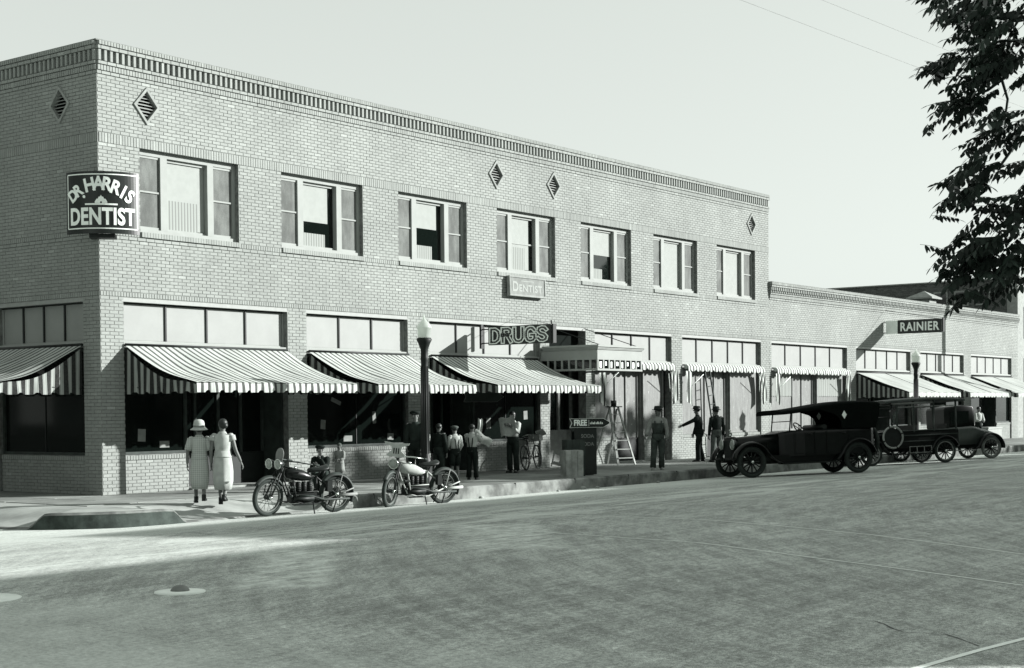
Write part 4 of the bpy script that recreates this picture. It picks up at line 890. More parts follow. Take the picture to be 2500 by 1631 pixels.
def arc_fender(cx, cz, r0, a0, a1, y0, y1, tail=None, lip=0.035, n=18):
    mb = MB(); pts = [(cx+r0*math.cos(R(a0+(a1-a0)*i/n)), cz+r0*math.sin(R(a0+(a1-a0)*i/n))) for i in range(n+1)]
    if tail: pts += tail
    k = len(pts); v = []; ym = (y0+y1)/2
    for i, (x, z) in enumerate(pts):
        p, q = pts[max(0, i-1)], pts[min(k-1, i+1)]; d = Vector((q[0]-p[0], q[1]-p[1])).normalized(); nx, nz_ = d.y, -d.x
        s_ = 1 if (a1 > a0) else -1
        for y, o in ((y0, -lip), (y0+0.02, 0), (ym, 0.025), (y1-0.02, 0), (y1, -lip), (y1-0.03, -0.03), (ym, -0.005), (y0+0.03, -0.03)): v.append((x+s_*-nx*o*-1, y, z+s_*-nz_*o*-1))
    f = [(i*8+j, i*8+(j+1) % 8, (i+1)*8+(j+1) % 8, (i+1)*8+j) for i in range(k-1) for j in range(8)]
    f += [tuple(range(8))[::-1], tuple((k-1)*8+j for j in range(8))]
    return mb.add(v, f, True)
def sect(x, hw, z0, z1, rt=0.08, n=5):            # rounded-top box cross-section
    pts = [(x, -hw, z0), (x, -hw, z1-rt)]
    pts += [(x, -hw+rt-rt*math.cos(math.pi/2*i/n), z1-rt+rt*math.sin(math.pi/2*i/n)) for i in range(1, n+1)]
    pts += [(x, hw-rt+rt*math.sin(math.pi/2*i/n), z1-rt+rt*math.cos(math.pi/2*i/n)) for i in range(0, n)]
    pts += [(x, hw, z1-rt), (x, hw, z0)]
    return pts
def headlamp(parent, c, r_=0.12, d=0.2):
    hm = Matrix.Translation(c) @ Matrix.Rotation(math.pi/2, 4, 'Y')
    b = MB(); b.lathe([(0.02, -d*0.8), (r_*0.6, -d*0.6), (r_*0.92, -d*0.2), (r_, 0.0), (r_, 0.02)], 16, hm); o = part('headlight', b, 'black', parent)
    b = MB(); b.lathe([(r_*0.93, 0.022), (r_*0.6, 0.045), (0.01, 0.055)], 16, hm); part('lens', b, 'globe', o); b = MB(); b.torus(tuple(Vector(c)+Vector((0.02, 0, 0))), r_, 0.012, 'x', 20, 6); part('bezel', b, 'chrome', o); return o

# --- the black touring car
WB, TR = 3.05, 1.42; XF, XR = WB/2, -WB/2; WR = 0.41
c1 = thing('touring_car', 'long black touring car with its canvas top up, parked nose to the kerb', 'car')
for x in (XF, XR):
    for s_ in (1, -1): wheel_parts(c1, (x, s_*TR/2, WR), WR, 0.115, 12, sr=0.018, rim_mat='iron', rot=(0, 0, 0 if s_ > 0 else math.pi))
bd = MB(); bd.loft([sect(x, hw, 0.52, zt, 0.09) for x, hw, zt in ((0.62, 0.46, 1.13), (0.5, 0.56, 1.16), (0.3, 0.66, 1.19), (0.0, 0.72, 1.19), (-0.9, 0.74, 1.19), (-1.6, 0.73, 1.21), (-1.95, 0.68, 1.22), (-2.06, 0.58, 1.2))], False); part('body', bd, 'carpaint', c1)
hd = MB(); hd.loft([sect(x, hw, 0.55, zt, 0.16) for x, hw, zt in ((1.72, 0.30, 1.04), (1.68, 0.31, 1.06), (1.2, 0.37, 1.09), (0.62, 0.46, 1.13))]); hdo = part('bonnet', hd, 'carpaint', c1)
lv = MB()
for s_ in (1, -1):
    for i in range(12): lv.box(0.8+i*0.06, 0.815+i*0.06, s_*0.40-0.03, s_*0.40+0.03, 0.72, 0.9)
part('louvre', lv, 'carpaint', hdo)
rd = MB(); rd.loft([sect(x, hw, 0.5, zt, 0.14) for x, hw, zt in ((1.86, 0.28, 1.05), (1.84, 0.31, 1.09), (1.735, 0.31, 1.09))]); ro = part('radiator', rd, 'carpaint', c1); part('core', MB().box(1.862, 1.868, -0.24, 0.24, 0.55, 0.98), 'iron', ro)
b = MB(); b.tube([(1.79, 0, 1.08), (1.79, 0, 1.15)], 0.03, 8); b.tube([(1.79, 0, 1.15), (1.79, 0, 1.25)], 0.014, 8); b.ell((1.79, 0, 1.25), (0.03, 0.03, 0.03), 8, 6); part('radiator_cap', b, 'chrome', ro)
for s_ in (1, -1): headlamp(c1, (1.88, s_*0.36, 0.88), 0.13)
for s_ in (1, -1):
    y0, y1 = s_*TR/2-0.14, s_*TR/2+0.14
    part('fender', arc_fender(XF, WR, WR+0.10, 8, 152, y0, y1, [(XF-0.58, 0.50), (XF-0.72, 0.40), (XF-0.86, 0.345)]), 'carpaint', c1); part('fender', arc_fender(XR, WR, WR+0.10, 172, 20, y0, y1, [(XR+0.58, 0.46), (XR+0.68, 0.37)]), 'carpaint', c1)
    part('running_board', MB().box(XR+0.66, XF-0.85, y0-0.02, y1, 0.315, 0.345), 'iron', c1); part('valance', MB().box(XR+0.3, XF-0.6, s_*0.60-0.01, s_*0.60+0.01, 0.346, 0.56), 'carpaint', c1)
for s_ in (1, -1):
    for xa, xb in ((0.28, -0.28), (-0.62, -1.25)):
        d = MB(); y = s_*0.742
        for p, q in (((xa, 0.58), (xa, 1.15)), ((xb, 0.58), (xb, 1.15)), ((xa, 0.58), (xb, 0.58))): d.bar((p[0], y, p[1]), (q[0], y, q[1]), 0.012)
        d.tube([(xb+0.08, y+s_*0.02, 1.08), (xb+0.2, y+s_*0.03, 1.08)], 0.013, 6); part('door', d, 'carpaint', c1)
for x in (-0.35, -1.45):
    b = MB(); b.box(x-0.28, x+0.26, -0.6, 0.6, 0.6, 0.86); b.loft([[(x-0.22-0.12*t, y, 0.86+z) for y, z in ((-0.62, 0), (0.62, 0), (0.62, 0.36*t+0.02), (-0.62, 0.36*t+0.02))] for t in (0.0, 1.0)]); b.tube([(x-0.3, -0.6, 1.25), (x-0.3, 0.6, 1.25)], 0.07, 8); part('seat', b, 'leather', c1)
ws = MB()
for s_ in (1, -1): ws.tube([(0.36, s_*0.56, 1.12), (0.28, s_*0.56, 1.72)], 0.018, 6)
ws.tube([(0.36, -0.56, 1.13), (0.36, 0.56, 1.13)], 0.014, 6); ws.tube([(0.32, -0.56, 1.43), (0.32, 0.56, 1.43)], 0.012, 6); ws.tube([(0.28, -0.56, 1.71), (0.28, 0.56, 1.71)], 0.014, 6); wso = part('windscreen', ws, 'black', c1)
sw = MB(); sm_ = Matrix.Translation((-0.05, 0.32, 1.22)) @ Matrix.Rotation(R(-52), 4, 'Y'); sw.torus((0, 0, 0), 0.21, 0.016, 'z', 28, 6); sw.v = [tuple(sm_ @ Vector(q)) for q in sw.v]
for i in range(4): a = math.pi/4+i*math.pi/2; sw.tube([tuple(sm_ @ Vector((0, 0, 0))), tuple(sm_ @ Vector((0.2*math.cos(a), 0.2*math.sin(a), 0)))], 0.012, 5)
sw.tube([tuple(sm_ @ Vector((0, 0, 0))), (0.4, 0.32, 0.95)], 0.02, 6); part('steering_wheel', sw, 'black', c1)
def top_z(x): return 1.74+(0.185)*sstep(0.75, -1.35, x)-0.03*sstep(-1.6, -2.2, x)
tp = MB(); rings = []
for i in range(25):
    x = 0.72-2.9*i/24; zt = top_z(x); hw = 0.70+0.04*sstep(0.6, -1, x); th = 0.05+0.02*sstep(0.3, -1, x)
    cr = [(x, hw*math.cos(math.pi*j/12), zt-0.085*(1-math.sin(math.pi*j/12)**0.6)) for j in range(13)]; rings.append(cr+[(x, -hw, zt-0.085-th), (x, hw, zt-0.085-th)])
tp.loft(rings); tpo = part('folding_top', tp, 'canvas', c1)
for s_ in (1, -1):                                   # rear side curtain with its scooped front edge
    q = MB(); y = s_*0.735; E_ = [(-0.42, 1.72), (-0.62, 1.655), (-0.86, 1.58), (-1.0, 1.48), (-1.06, 1.36), (-1.07, 1.2), (-2.05, 1.18), (-2.16, 1.5), (-2.2, 1.80), (-1.5, 1.84), (-0.9, 1.80)]
    q.prism(E_, y-0.012, y+0.012); cu = part('side_curtain', q, 'canvas', c1); q = MB(); q.prism([(-1.22, 1.55), (-1.15, 1.66), (-1.08, 1.55), (-1.15, 1.44)], y-0.016, y+0.016); part('curtain_window', q, 'letter', cu)
bk = MB(); bk.add([(-2.05, -0.74, 1.18), (-2.05, 0.74, 1.18), (-2.2, 0.74, 1.82), (-2.2, -0.74, 1.82), (-2.03, -0.74, 1.18), (-2.03, 0.74, 1.18), (-2.18, 0.74, 1.82), (-2.18, -0.74, 1.82)], [(0, 1, 2, 3), (4, 5, 6, 7), (0, 1, 5, 4), (2, 3, 7, 6)]); part('back_curtain', bk, 'canvas', c1)
ch = MB(); ch.box(-2.0, 1.9, -0.42, -0.34, 0.42, 0.52); ch.box(-2.0, 1.9, 0.34, 0.42, 0.42, 0.52); ch.box(-1.9, 1.2, -0.3, 0.3, 0.36, 0.46); ch.tube([(XF, -0.6, 0.4), (XF, 0.6, 0.4)], 0.035, 6); ch.tube([(XR, -0.6, 0.42), (XR, 0.6, 0.42)], 0.05, 8); ch.tube([(2.1, -0.36, 0.5), (1.7, -0.38, 0.48)], 0.025, 6); ch.tube([(2.1, 0.36, 0.5), (1.7, 0.38, 0.48)], 0.025, 6); part('chassis', ch, 'iron', c1)
sp = wheel_parts(c1, (-2.3, 0, 0.82), WR, 0.115, 12, sr=0.016, name='spare_wheel', rot=(0, 0, math.pi/2), rim_mat='dust')
seat_on_road(c1, (15.5, -6.5), R(142), WB, TR)

# --- open sided car with a long flat roof
WB, TR = 2.55, 1.42; XF, XR = WB/2, -WB/2; WR = 0.375
c2 = thing('depot_car', 'open sided car with a long flat roof on posts and a pale spare rim', 'car')
for x in (XF, XR):
    for s_ in (1, -1): wheel_parts(c2, (x, s_*TR/2, WR), WR, 0.085, 12, 'tyre', 'signgrey', sr=0.015, rot=(0, 0, 0 if s_ > 0 else math.pi))
bd = MB(); bd.loft([sect(x, hw, 0.5, zt, 0.03) for x, hw, zt in ((0.45, 0.5, 1.05), (0.3, 0.62, 1.08), (-0.4, 0.68, 1.06), (-1.75, 0.68, 1.06), (-1.8, 0.66, 1.04))], False); bo_ = part('body', bd, 'carpaint', c2)
for s_ in (1, -1):
    b = MB()
    for z in (0.72, 0.9, 1.05): b.bar((0.2, s_*0.69, z), (-1.76, s_*0.69, z), 0.03, 0.03)
    part('side_rail', b, 'dkwood', c2)
    for x in (0.32, -0.25, -0.95, -1.72): part('roof_post', MB().bar((x, s_*0.66, 1.0), (x, s_*0.69, 1.97), 0.045, 0.045), 'dkwood', c2)
    b = MB(); b.bar((0.3, s_*0.68, 1.78), (-1.72, s_*0.68, 1.78), 0.035, 0.03); b.tube([(0.5, s_*0.7, 1.9), (-0.9, s_*0.7, 1.9)], 0.04, 6); part('curtain_roll', b, 'signgrey', c2)
rf = MB(); rings = []
for i in range(13):
    x = 0.75-2.75*i/12; zt = 2.07-0.07*((x+0.6)/1.4)**2; rings.append([(x, 0.78*math.cos(math.pi*j/10), zt-0.05*(1-math.sin(math.pi*j/10)**0.7)) for j in range(11)]+[(x, -0.78, zt-0.10), (x, 0.78, zt-0.10)])
rf.loft(rings, False); part('roof', rf, 'dust', c2)
hd = MB(); hd.loft([sect(x, hw, 0.55, zt, 0.15) for x, hw, zt in ((1.42, 0.27, 0.98), (1.38, 0.29, 1.0), (0.95, 0.33, 1.02), (0.45, 0.48, 1.05))]); part('bonnet', hd, 'carpaint', c2)
rd = MB(); rd.loft([sect(x, hw, 0.48, zt, 0.12) for x, hw, zt in ((1.52, 0.26, 1.0), (1.43, 0.29, 1.02))]); part('radiator', rd, 'iron', c2)
for s_ in (1, -1): headlamp(c2, (1.5, s_*0.35, 0.92), 0.10)
for s_ in (1, -1):
    y0, y1 = s_*TR/2-0.12, s_*TR/2+0.12
    part('fender', arc_fender(XF, WR, WR+0.09, 20, 150, y0, y1, [(XF-0.5, 0.46), (XF-0.66, 0.36)]), 'carpaint', c2); part('fender', arc_fender(XR, WR, WR+0.10, 165, 22, y0, y1, [(XR+0.52, 0.44), (XR+0.66, 0.34)]), 'carpaint', c2)
    part('running_board', MB().box(XR+0.64, XF-0.64, y0, y1, 0.305, 0.33), 'iron', c2)
rk = MB(); x0, x1, y = -0.75, 0.0, TR/2+0.10
for z in (0.36, 0.55): rk.bar((x0, y, z), (x1, y, z), 0.02)
for i in range(4): rk.bar((x0+(x1-x0)*i/3, y, 0.34), (x0+(x1-x0)*i/3, y, 0.56), 0.02)
part('luggage_rack', rk, 'signgrey', c2)
sr_ = MB(); sr_.torus((0.52, TR/2+0.03, 0.86), 0.33, 0.032, 'y', 40, 8); so_ = part('spare_rim', sr_, 'stone', c2, label='pale spare rim strapped to the flank'); b = MB()
for a in (70, 160, 250, 340): b.ell((0.52+0.33*math.cos(R(a)), TR/2+0.03, 0.86+0.33*math.sin(R(a))), (0.04, 0.04, 0.04), 8, 5)
part('clamp', b, 'iron', so_); part('rim_backing', MB().prism([(0.52+0.29*math.cos(2*math.pi*i/24), 0.86+0.29*math.sin(2*math.pi*i/24)) for i in range(24)], TR/2-0.02, TR/2), 'iron', so_)
for x in (-0.1, -1.2):
    b = MB(); b.box(x-0.25, x+0.22, -0.58, 0.58, 0.6, 0.82); b.box(x-0.33, x-0.25, -0.58, 0.58, 0.82, 1.22); part('seat', b, 'leather', c2)
ws = MB()
for s_ in (1, -1): ws.tube([(0.47, s_*0.6, 1.03), (0.45, s_*0.62, 1.97)], 0.016, 6)
for z in (1.06, 1.5, 1.9): ws.tube([(0.46, -0.6, z), (0.46, 0.6, z)], 0.012, 6)
part('windscreen', ws, 'black', c2); sw = MB(); sm_ = Matrix.Translation((0.12, 0.3, 1.14)) @ Matrix.Rotation(R(-50), 4, 'Y'); sw.torus((0, 0, 0), 0.19, 0.014, 'z', 24, 6); sw.v = [tuple(sm_ @ Vector(q)) for q in sw.v]; sw.tube([(0.12, 0.3, 1.14), (0.42, 0.3, 0.9)], 0.016, 6); part('steering_wheel', sw, 'black', c2)
ch = MB(); ch.box(-1.7, 1.5, -0.4, -0.33, 0.4, 0.5); ch.box(-1.7, 1.5, 0.33, 0.4, 0.4, 0.5); ch.tube([(XF, -0.6, WR), (XF, 0.6, WR)], 0.03, 6); ch.tube([(XR, -0.6, WR), (XR, 0.6, WR)], 0.045, 8); ch.ell((XR, 0, WR), (0.12, 0.12, 0.12), 10, 6); part('chassis', ch, 'iron', c2)
HC = R(142); h_ = Vector((math.cos(HC), math.sin(HC)))
seat_on_road(c2, Vector((26.15, -7.6))+h_*WB, HC, WB, TR)

# --- the coupe with a rounded rear deck
c3 = thing('coupe_car', 'dark coupe with a sunlit rounded rear deck, furthest along the kerb', 'car')
for x in (XF, XR):
    for s_ in (1, -1): wheel_parts(c3, (x, s_*TR/2, WR), WR, 0.085, 12, 'palerubber' if x == XR else 'tyre', 'signgrey', sr=0.015, rot=(0, 0, 0 if s_ > 0 else math.pi))
bd = MB(); bd.loft([sect(x, hw, 0.5, zt, 0.1) for x, hw, zt in ((0.45, 0.5, 1.05), (0.25, 0.62, 1.1), (-0.6, 0.66, 1.12), (-0.75, 0.64, 1.10), (-1.0, 0.60, 1.02), (-1.35, 0.52, 0.95), (-1.7, 0.40, 0.84), (-1.85, 0.30, 0.70))], True); part('body', bd, 'deck', c3)
cb = MB(); cb.loft([sect(x, hw, 1.08, zt, 0.045) for x, hw, zt in ((0.35, 0.56, 1.68), (0.3, 0.58, 1.76), (-0.3, 0.6, 1.82), (-0.7, 0.58, 1.78), (-0.78, 0.56, 1.70))], True); cbo = part('cab', cb, 'carpaint', c3)
for s_ in (1, -1): part('side_window', MB().box(-0.55, 0.15, s_*0.605-0.006, s_*0.605+0.006, 1.2, 1.62), 'shopglass', cbo)
part('rear_window', MB().box(-0.79, -0.775, -0.3, 0.3, 1.35, 1.6), 'shopglass', cbo)
hd = MB(); hd.loft([sect(x, hw, 0.55, zt, 0.15) for x, hw, zt in ((1.42, 0.27, 0.98), (0.95, 0.33, 1.02), (0.45, 0.48, 1.05))]); part('bonnet', hd, 'carpaint', c3); rd = MB(); rd.loft([sect(x, hw, 0.48, zt, 0.12) for x, hw, zt in ((1.52, 0.26, 1.0), (1.43, 0.29, 1.02))]); part('radiator', rd, 'iron', c3)
for s_ in (1, -1): headlamp(c3, (1.5, s_*0.35, 0.92), 0.10)
for s_ in (1, -1):
    y0, y1 = s_*TR/2-0.13, s_*TR/2+0.13
    part('fender', arc_fender(XF, WR, WR+0.09, 20, 150, y0, y1, [(XF-0.5, 0.46), (XF-0.66, 0.36)]), 'carpaint', c3); part('fender', arc_fender(XR, WR, WR+0.10, 185, 22, y0, y1, [(XR+0.52, 0.44), (XR+0.66, 0.34)]), 'carpaint', c3); part('running_board', MB().box(XR+0.64, XF-0.64, y0, y1, 0.305, 0.33), 'signgrey', c3)
ch = MB(); ch.box(-1.7, 1.5, -0.4, -0.33, 0.4, 0.5); ch.box(-1.7, 1.5, 0.33, 0.4, 0.4, 0.5); ch.tube([(XF, -0.6, WR), (XF, 0.6, WR)], 0.03, 6); ch.tube([(XR, -0.6, WR), (XR, 0.6, WR)], 0.045, 8); part('chassis', ch, 'iron', c3)
seat_on_road(c3, Vector((30.3, -7.6))+h_*WB, HC, WB, TR)

# --- motorcycles
def motorcycle(label, tank_mat, frame_mat, fender_mat, screen, turn, two_lamps, loc, rz):
    t = thing('motorcycle', label, 'motorcycle', loc, rz, 'motorcycles stood at the kerb'); t.rotation_euler = (R(-6), 0, rz)
    wr, wb = 0.345, 1.42; xf, xr = wb/2, -wb/2
    hp = Vector((0.42, 0, 0.86)); ax = Vector((0.42, 0, 0.0))
    rot = Matrix.Translation(ax) @ Matrix.Rotation(turn, 4, 'Z') @ Matrix.Translation(-ax)          # everything steered turns about the head
    fw = wheel_parts(t, tuple(rot @ Vector((xf, 0, wr))), wr, 0.078, 20, 'tyre', 'palerubber', 0.045, 0.0035, rot=(0, 0, turn), wire=True)
    rw = wheel_parts(t, (xr, 0, wr), wr, 0.078, 20, 'tyre', 'palerubber', 0.06, 0.0035, wire=True)
    b = MB(); b.tube([(0, -0.05, 0), (0, 0.05, 0)], 0.11, 18); part('brake_drum', b, 'iron', rw)
    b = MB()
    for s_ in (1, -1):
        b.tube([(xf, s_*0.08, wr), (xf-0.13, s_*0.085, wr+0.25), (0.44, s_*0.07, 0.88)], 0.016, 6); b.tube([(xf+0.03, s_*0.09, wr+0.03), (xf-0.02, s_*0.09, wr+0.24), (0.49, s_*0.07, 0.82)], 0.011, 6)
    b.tube([(0.47, 0, 0.72), (0.40, 0, 0.96)], 0.03, 8)
    b.v = [tuple(rot @ Vector(q)) for q in b.v]; part('fork', b, 'iron', t)
    b = MB(); b.tube([(0.40, 0, 0.97), (0.36, 0.12, 1.0), (0.30, 0.28, 1.0), (0.08, 0.37, 0.96), (-0.12, 0.38, 0.93)], 0.013, 6); b.tube([(0.40, 0, 0.97), (0.36, -0.12, 1.0), (0.30, -0.28, 1.0), (0.08, -0.37, 0.96), (-0.12, -0.38, 0.93)], 0.013, 6)
    b.v = [tuple(rot @ Vector(q)) for q in b.v]; hb = part('handlebar', b, 'chrome' if frame_mat != 'iron' else 'dust', t)
    b = MB()
    for s_ in (1, -1): b.tube([(-0.0, s_*0.375, 0.948), (-0.14, s_*0.385, 0.925)], 0.02, 8)
    b.v = [tuple(rot @ Vector(q)) for q in b.v]; part('grip', b, 'tyre', hb)
    for y, zz, r_ in (((0.13, 1.02, 0.085), (-0.12, 1.0, 0.085)) if two_lamps else ((0.0, 0.93, 0.095),)):
        o = headlamp(t, (0.0, 0, 0), r_, 0.16); o.location = rot @ Vector((0.60, y, zz-0.06)); o.rotation_euler = (0, 0, turn)
    fm = arc_fender(xf, wr, wr+0.035, 40, 150, -0.055, 0.055, lip=0.03); fm.v = [tuple(rot @ Vector(q)) for q in fm.v]; part('fender', fm, fender_mat, t)
    part('fender', arc_fender(xr, wr, wr+0.04, 40, 205, -0.065, 0.065, lip=0.035), fender_mat, t)
    b = MB()
    for s_ in (1, -1): b.tube([(xr-0.02, s_*0.07, wr), (xr-0.36, s_*0.07, wr+0.11)], 0.012, 6); b.tube([(xr, s_*0.08, wr), (xr-0.1, s_*0.075, wr+0.36)], 0.008, 6)
    b.tube([(xr, 0.09, wr-0.02), (xr-0.42, 0.09, wr-0.0)], 0.03, 8); part('fender_stay', b, 'shirt' if frame_mat != 'iron' else 'signgrey', t)
    b = MB(); b.tube([(0.40, 0, 0.90), (0.22, 0, 0.86), (-0.12, 0, 0.72), (-0.30, 0, 0.68), (xr, 0.06, wr)], 0.018, 6); b.tube([(-0.30, 0, 0.68), (xr, -0.06, wr)], 0.016, 6)
    b.tube([(0.42, 0, 0.80), (0.34, 0.07, 0.52), (0.22, 0.10, 0.27), (-0.05, 0.11, 0.19), (-0.30, 0.10, 0.2), (xr, 0.07, wr)], 0.015, 6); b.tube([(0.42, 0, 0.80), (0.34, -0.07, 0.52), (0.22, -0.10, 0.27), (-0.05, -0.11, 0.19), (-0.30, -0.10, 0.2), (xr, -0.07, wr)], 0.015, 6)
    b.tube([(-0.30, 0, 0.7), (-0.33, 0, 0.22)], 0.018, 6); b.tube([(0.23, 0.105, 0.66), (0.14, 0.11, 0.24)], 0.014, 6); b.tube([(0.15, 0.115, 0.42), (-0.28, 0.11, 0.43)], 0.011, 6); part('frame', b, frame_mat, t)
    b = MB(); b.loft([[(x, hw*math.cos(a), zc+hh*math.sin(a)) for a in [2*math.pi*j/12 for j in range(12)]] for x, hw, hh, zc in ((0.36, 0.02, 0.03, 0.78), (0.33, 0.075, 0.085, 0.765), (0.2, 0.11, 0.115, 0.75), (0.0, 0.11, 0.105, 0.715), (-0.14, 0.08, 0.07, 0.685), (-0.24, 0.02, 0.02, 0.665))]); tk = part('tank', b, tank_mat, t); b = MB(); b.tube([(0.16, 0.04, 0.84), (0.16, 0.04, 0.89)], 0.028, 8); part('filler_cap', b, 'chrome', tk)
    b = MB(); b.box(-0.22, 0.24, -0.09, 0.09, 0.22, 0.42)
    for i in range(4): b.tube([(0.18-i*0.115, 0, 0.40), (0.18-i*0.115, 0, 0.60)], 0.048, 10)
    for i in range(4):
        for k in range(4): b.tube([(0.18-i*0.115, 0, 0.44+k*0.035), (0.18-i*0.115, 0, 0.452+k*0.035)], 0.057, 10)
    b.tube([(0.22, 0.11, 0.3), (-0.2, 0.11, 0.3)], 0.045, 8); b.box(-0.34, -0.22, -0.08, 0.08, 0.2, 0.40); eg = part('engine', b, 'iron', t); b = MB()
    for i in range(4): b.ell((0.30-i*0.045 if i < 3 else 0.26, 0.12, 0.52 if i < 3 else 0.36), (0.028, 0.03, 0.028), 8, 5)
    b.tube([(0.1, 0.125, 0.36), (-0.18, 0.125, 0.34), (-0.42, 0.125, 0.27), (-0.95, 0.13, 0.27)], 0.02, 8); part('exhaust', b, 'dust', eg)
    b = MB(); b.loft([[(x, hw*math.cos(a), zc+0.045*math.sin(a)) for a in [2*math.pi*j/12 for j in range(12)]] for x, hw, zc in ((-0.12, 0.03, 0.80), (-0.2, 0.06, 0.81), (-0.34, 0.13, 0.82), (-0.46, 0.15, 0.84), (-0.52, 0.10, 0.86))]); part('saddle', b, 'leather', t)
    b = MB(); b.tube([(-0.38, 0.07, 0.7), (-0.44, 0.07, 0.8)], 0.014, 6); b.tube([(-0.38, -0.07, 0.7), (-0.44, -0.07, 0.8)], 0.014, 6); part('saddle_spring', b, 'iron', t); part('toolbox', MB().box(-0.56, -0.46, 0.075, 0.16, 0.42, 0.62), 'iron', t)
    for s_ in (1, -1): part('footboard', MB().box(-0.1, 0.25, s_*0.19-0.06, s_*0.19+0.06, 0.2, 0.215), 'iron', t)
    b = MB()
    for s_ in (1, -1): b.tube([(xr-0.02, s_*0.1, wr), (xr+0.12, s_*0.14, 0.02)], 0.012, 6)
    b.tube([(-0.2, 0.11, 0.2), (-0.15, 0.3, -0.03)], 0.014, 6); part('stand', b, 'iron', t)
    if screen:
        b = MB(); P = [(0.0, 0.14), (0.27, 0.16), (0.25, 0.12), (0.12, 0.08), (0.10, 0.0), (0.2, -0.08), (0.18, -0.12), (-0.18, -0.12), (-0.2, -0.08), (-0.10, 0.0), (-0.12, 0.08), (-0.25, 0.12), (-0.27, 0.16)]
        b.prism(P, 0.5, 0.508, 'yz'); b.v = [tuple(rot @ Vector((q[0]-q[2]*0.15, q[1], q[2]+1.12))) for q in b.v]; so_ = part('windshield', b, 'paper', t, label='pale cut-out windshield on the handlebar')
        b = MB()
        for y in (-0.05, 0.0, 0.05): b.box(0.498, 0.511, y-0.012, y+0.012, -0.06, 0.05)
        b.v = [tuple(rot @ Vector((q[0]-q[2]*0.15, q[1], q[2]+1.12))) for q in b.v]; part('slot', b, 'dark', so_)
    else:
        b = MB(); P = [(0.11*math.cos(math.pi*i/10), 0.11+0.13*math.sin(math.pi*i/10)) for i in range(11)]+[(-0.09, 0.0), (-0.05, -0.12), (0.05, -0.12), (0.09, 0.0)]
        b.prism(P, 0.5, 0.508, 'yz'); b.v = [tuple(rot @ Vector((q[0]-q[2]*0.15, q[1]+0.02, q[2]+1.0))) for q in b.v]; part('number_shield', b, 'signgrey', t)
    return t
def stand_bike(front, head): h = Vector((math.cos(head), math.sin(head))); c = Vector(front)-h*0.71; return (c.x, c.y)
q = stand_bike((-0.3, -5.0), R(163)); motorcycle('dark motorcycle with two headlights, in front of the bent figure', 'carpaint', 'iron', 'dust', False, R(12), True, (q[0], q[1], -0.215), R(163))
q = stand_bike((2.66, -5.2), R(165)); motorcycle('motorcycle with a white tank and white frame, in front of the lamp post', 'shirt', 'shirt', 'dust', True, R(32), False, (q[0], q[1], -0.225), R(165))

# --- bicycle against the pier
bc = thing('bicycle', 'bicycle leaning at the pier with a white paper on its carrier', 'bicycle', (14.05, -0.52, 0), R(-52)); bc.rotation_euler = (R(-7), 0, R(17))
for x in (0.52, -0.52): wheel_parts(bc, (x, 0, 0.345), 0.345, 0.04, 16, 'tyre', 'iron', 0.025, 0.0025, wire=True)
b = MB(); P = {'bb': (-0.05, 0, 0.29), 'st': (-0.18, 0, 0.78), 'ht': (0.36, 0, 0.80), 'hb': (0.38, 0, 0.68)}
for a, c in (('bb', 'st'), ('bb', 'hb'), ('st', 'ht'), ('ht', 'hb')): b.tube([P[a], P[c]], 0.014, 6)
for s_ in (1, -1): b.tube([P['bb'], (-0.52, s_*0.05, 0.345)], 0.01, 6); b.tube([P['st'], (-0.52, s_*0.05, 0.345)], 0.008, 6); b.tube([P['hb'], (0.52, s_*0.05, 0.345)], 0.01, 6)
part('frame', b, 'black', bc); b = MB(); b.ell((-0.2, 0, 0.88), (0.13, 0.08, 0.03), 10, 6); b.tube([(-0.18, 0, 0.78), (-0.2, 0, 0.87)], 0.012, 6); part('saddle', b, 'leather', bc)
b = MB(); b.tube([(0.36, 0, 0.8), (0.36, 0, 0.95)], 0.012, 6); b.tube([(0.22, 0.27, 0.95), (0.38, 0.18, 0.98), (0.40, 0, 0.95), (0.38, -0.18, 0.98), (0.22, -0.27, 0.95)], 0.011, 6); part('handlebar', b, 'chrome', bc)
b = MB(); b.torus((-0.05, 0.04, 0.29), 0.09, 0.006, 'y', 20, 5); b.bar((-0.05, 0.07, 0.29), (0.07, 0.07, 0.17), 0.014); b.bar((-0.05, -0.07, 0.29), (-0.17, -0.07, 0.41), 0.014); part('crank', b, 'iron', bc)
b = MB(); b.box(0.42, 0.72, -0.16, 0.16, 0.78, 0.80); b.box(0.42, 0.44, -0.16, 0.16, 0.8, 0.95); b.box(0.70, 0.72, -0.16, 0.16, 0.8, 0.95); b.box(0.44, 0.70, 0.14, 0.16, 0.8, 0.95); b.box(0.44, 0.70, -0.16, -0.14, 0.8, 0.95); part('basket', b, 'wood', bc)
np_ = MB(); np_.box(-0.16, 0.14, -0.12, 0.12, 0, 0.05); o = link('newspaper_bundle', np_.mesh('newspaper_bundle', 'paper'), None, (14.62, -0.40, 0.98), (R(-20), R(25), R(17))); tag(o, 'white newspaper bundle in the bicycle basket', 'newspaper')

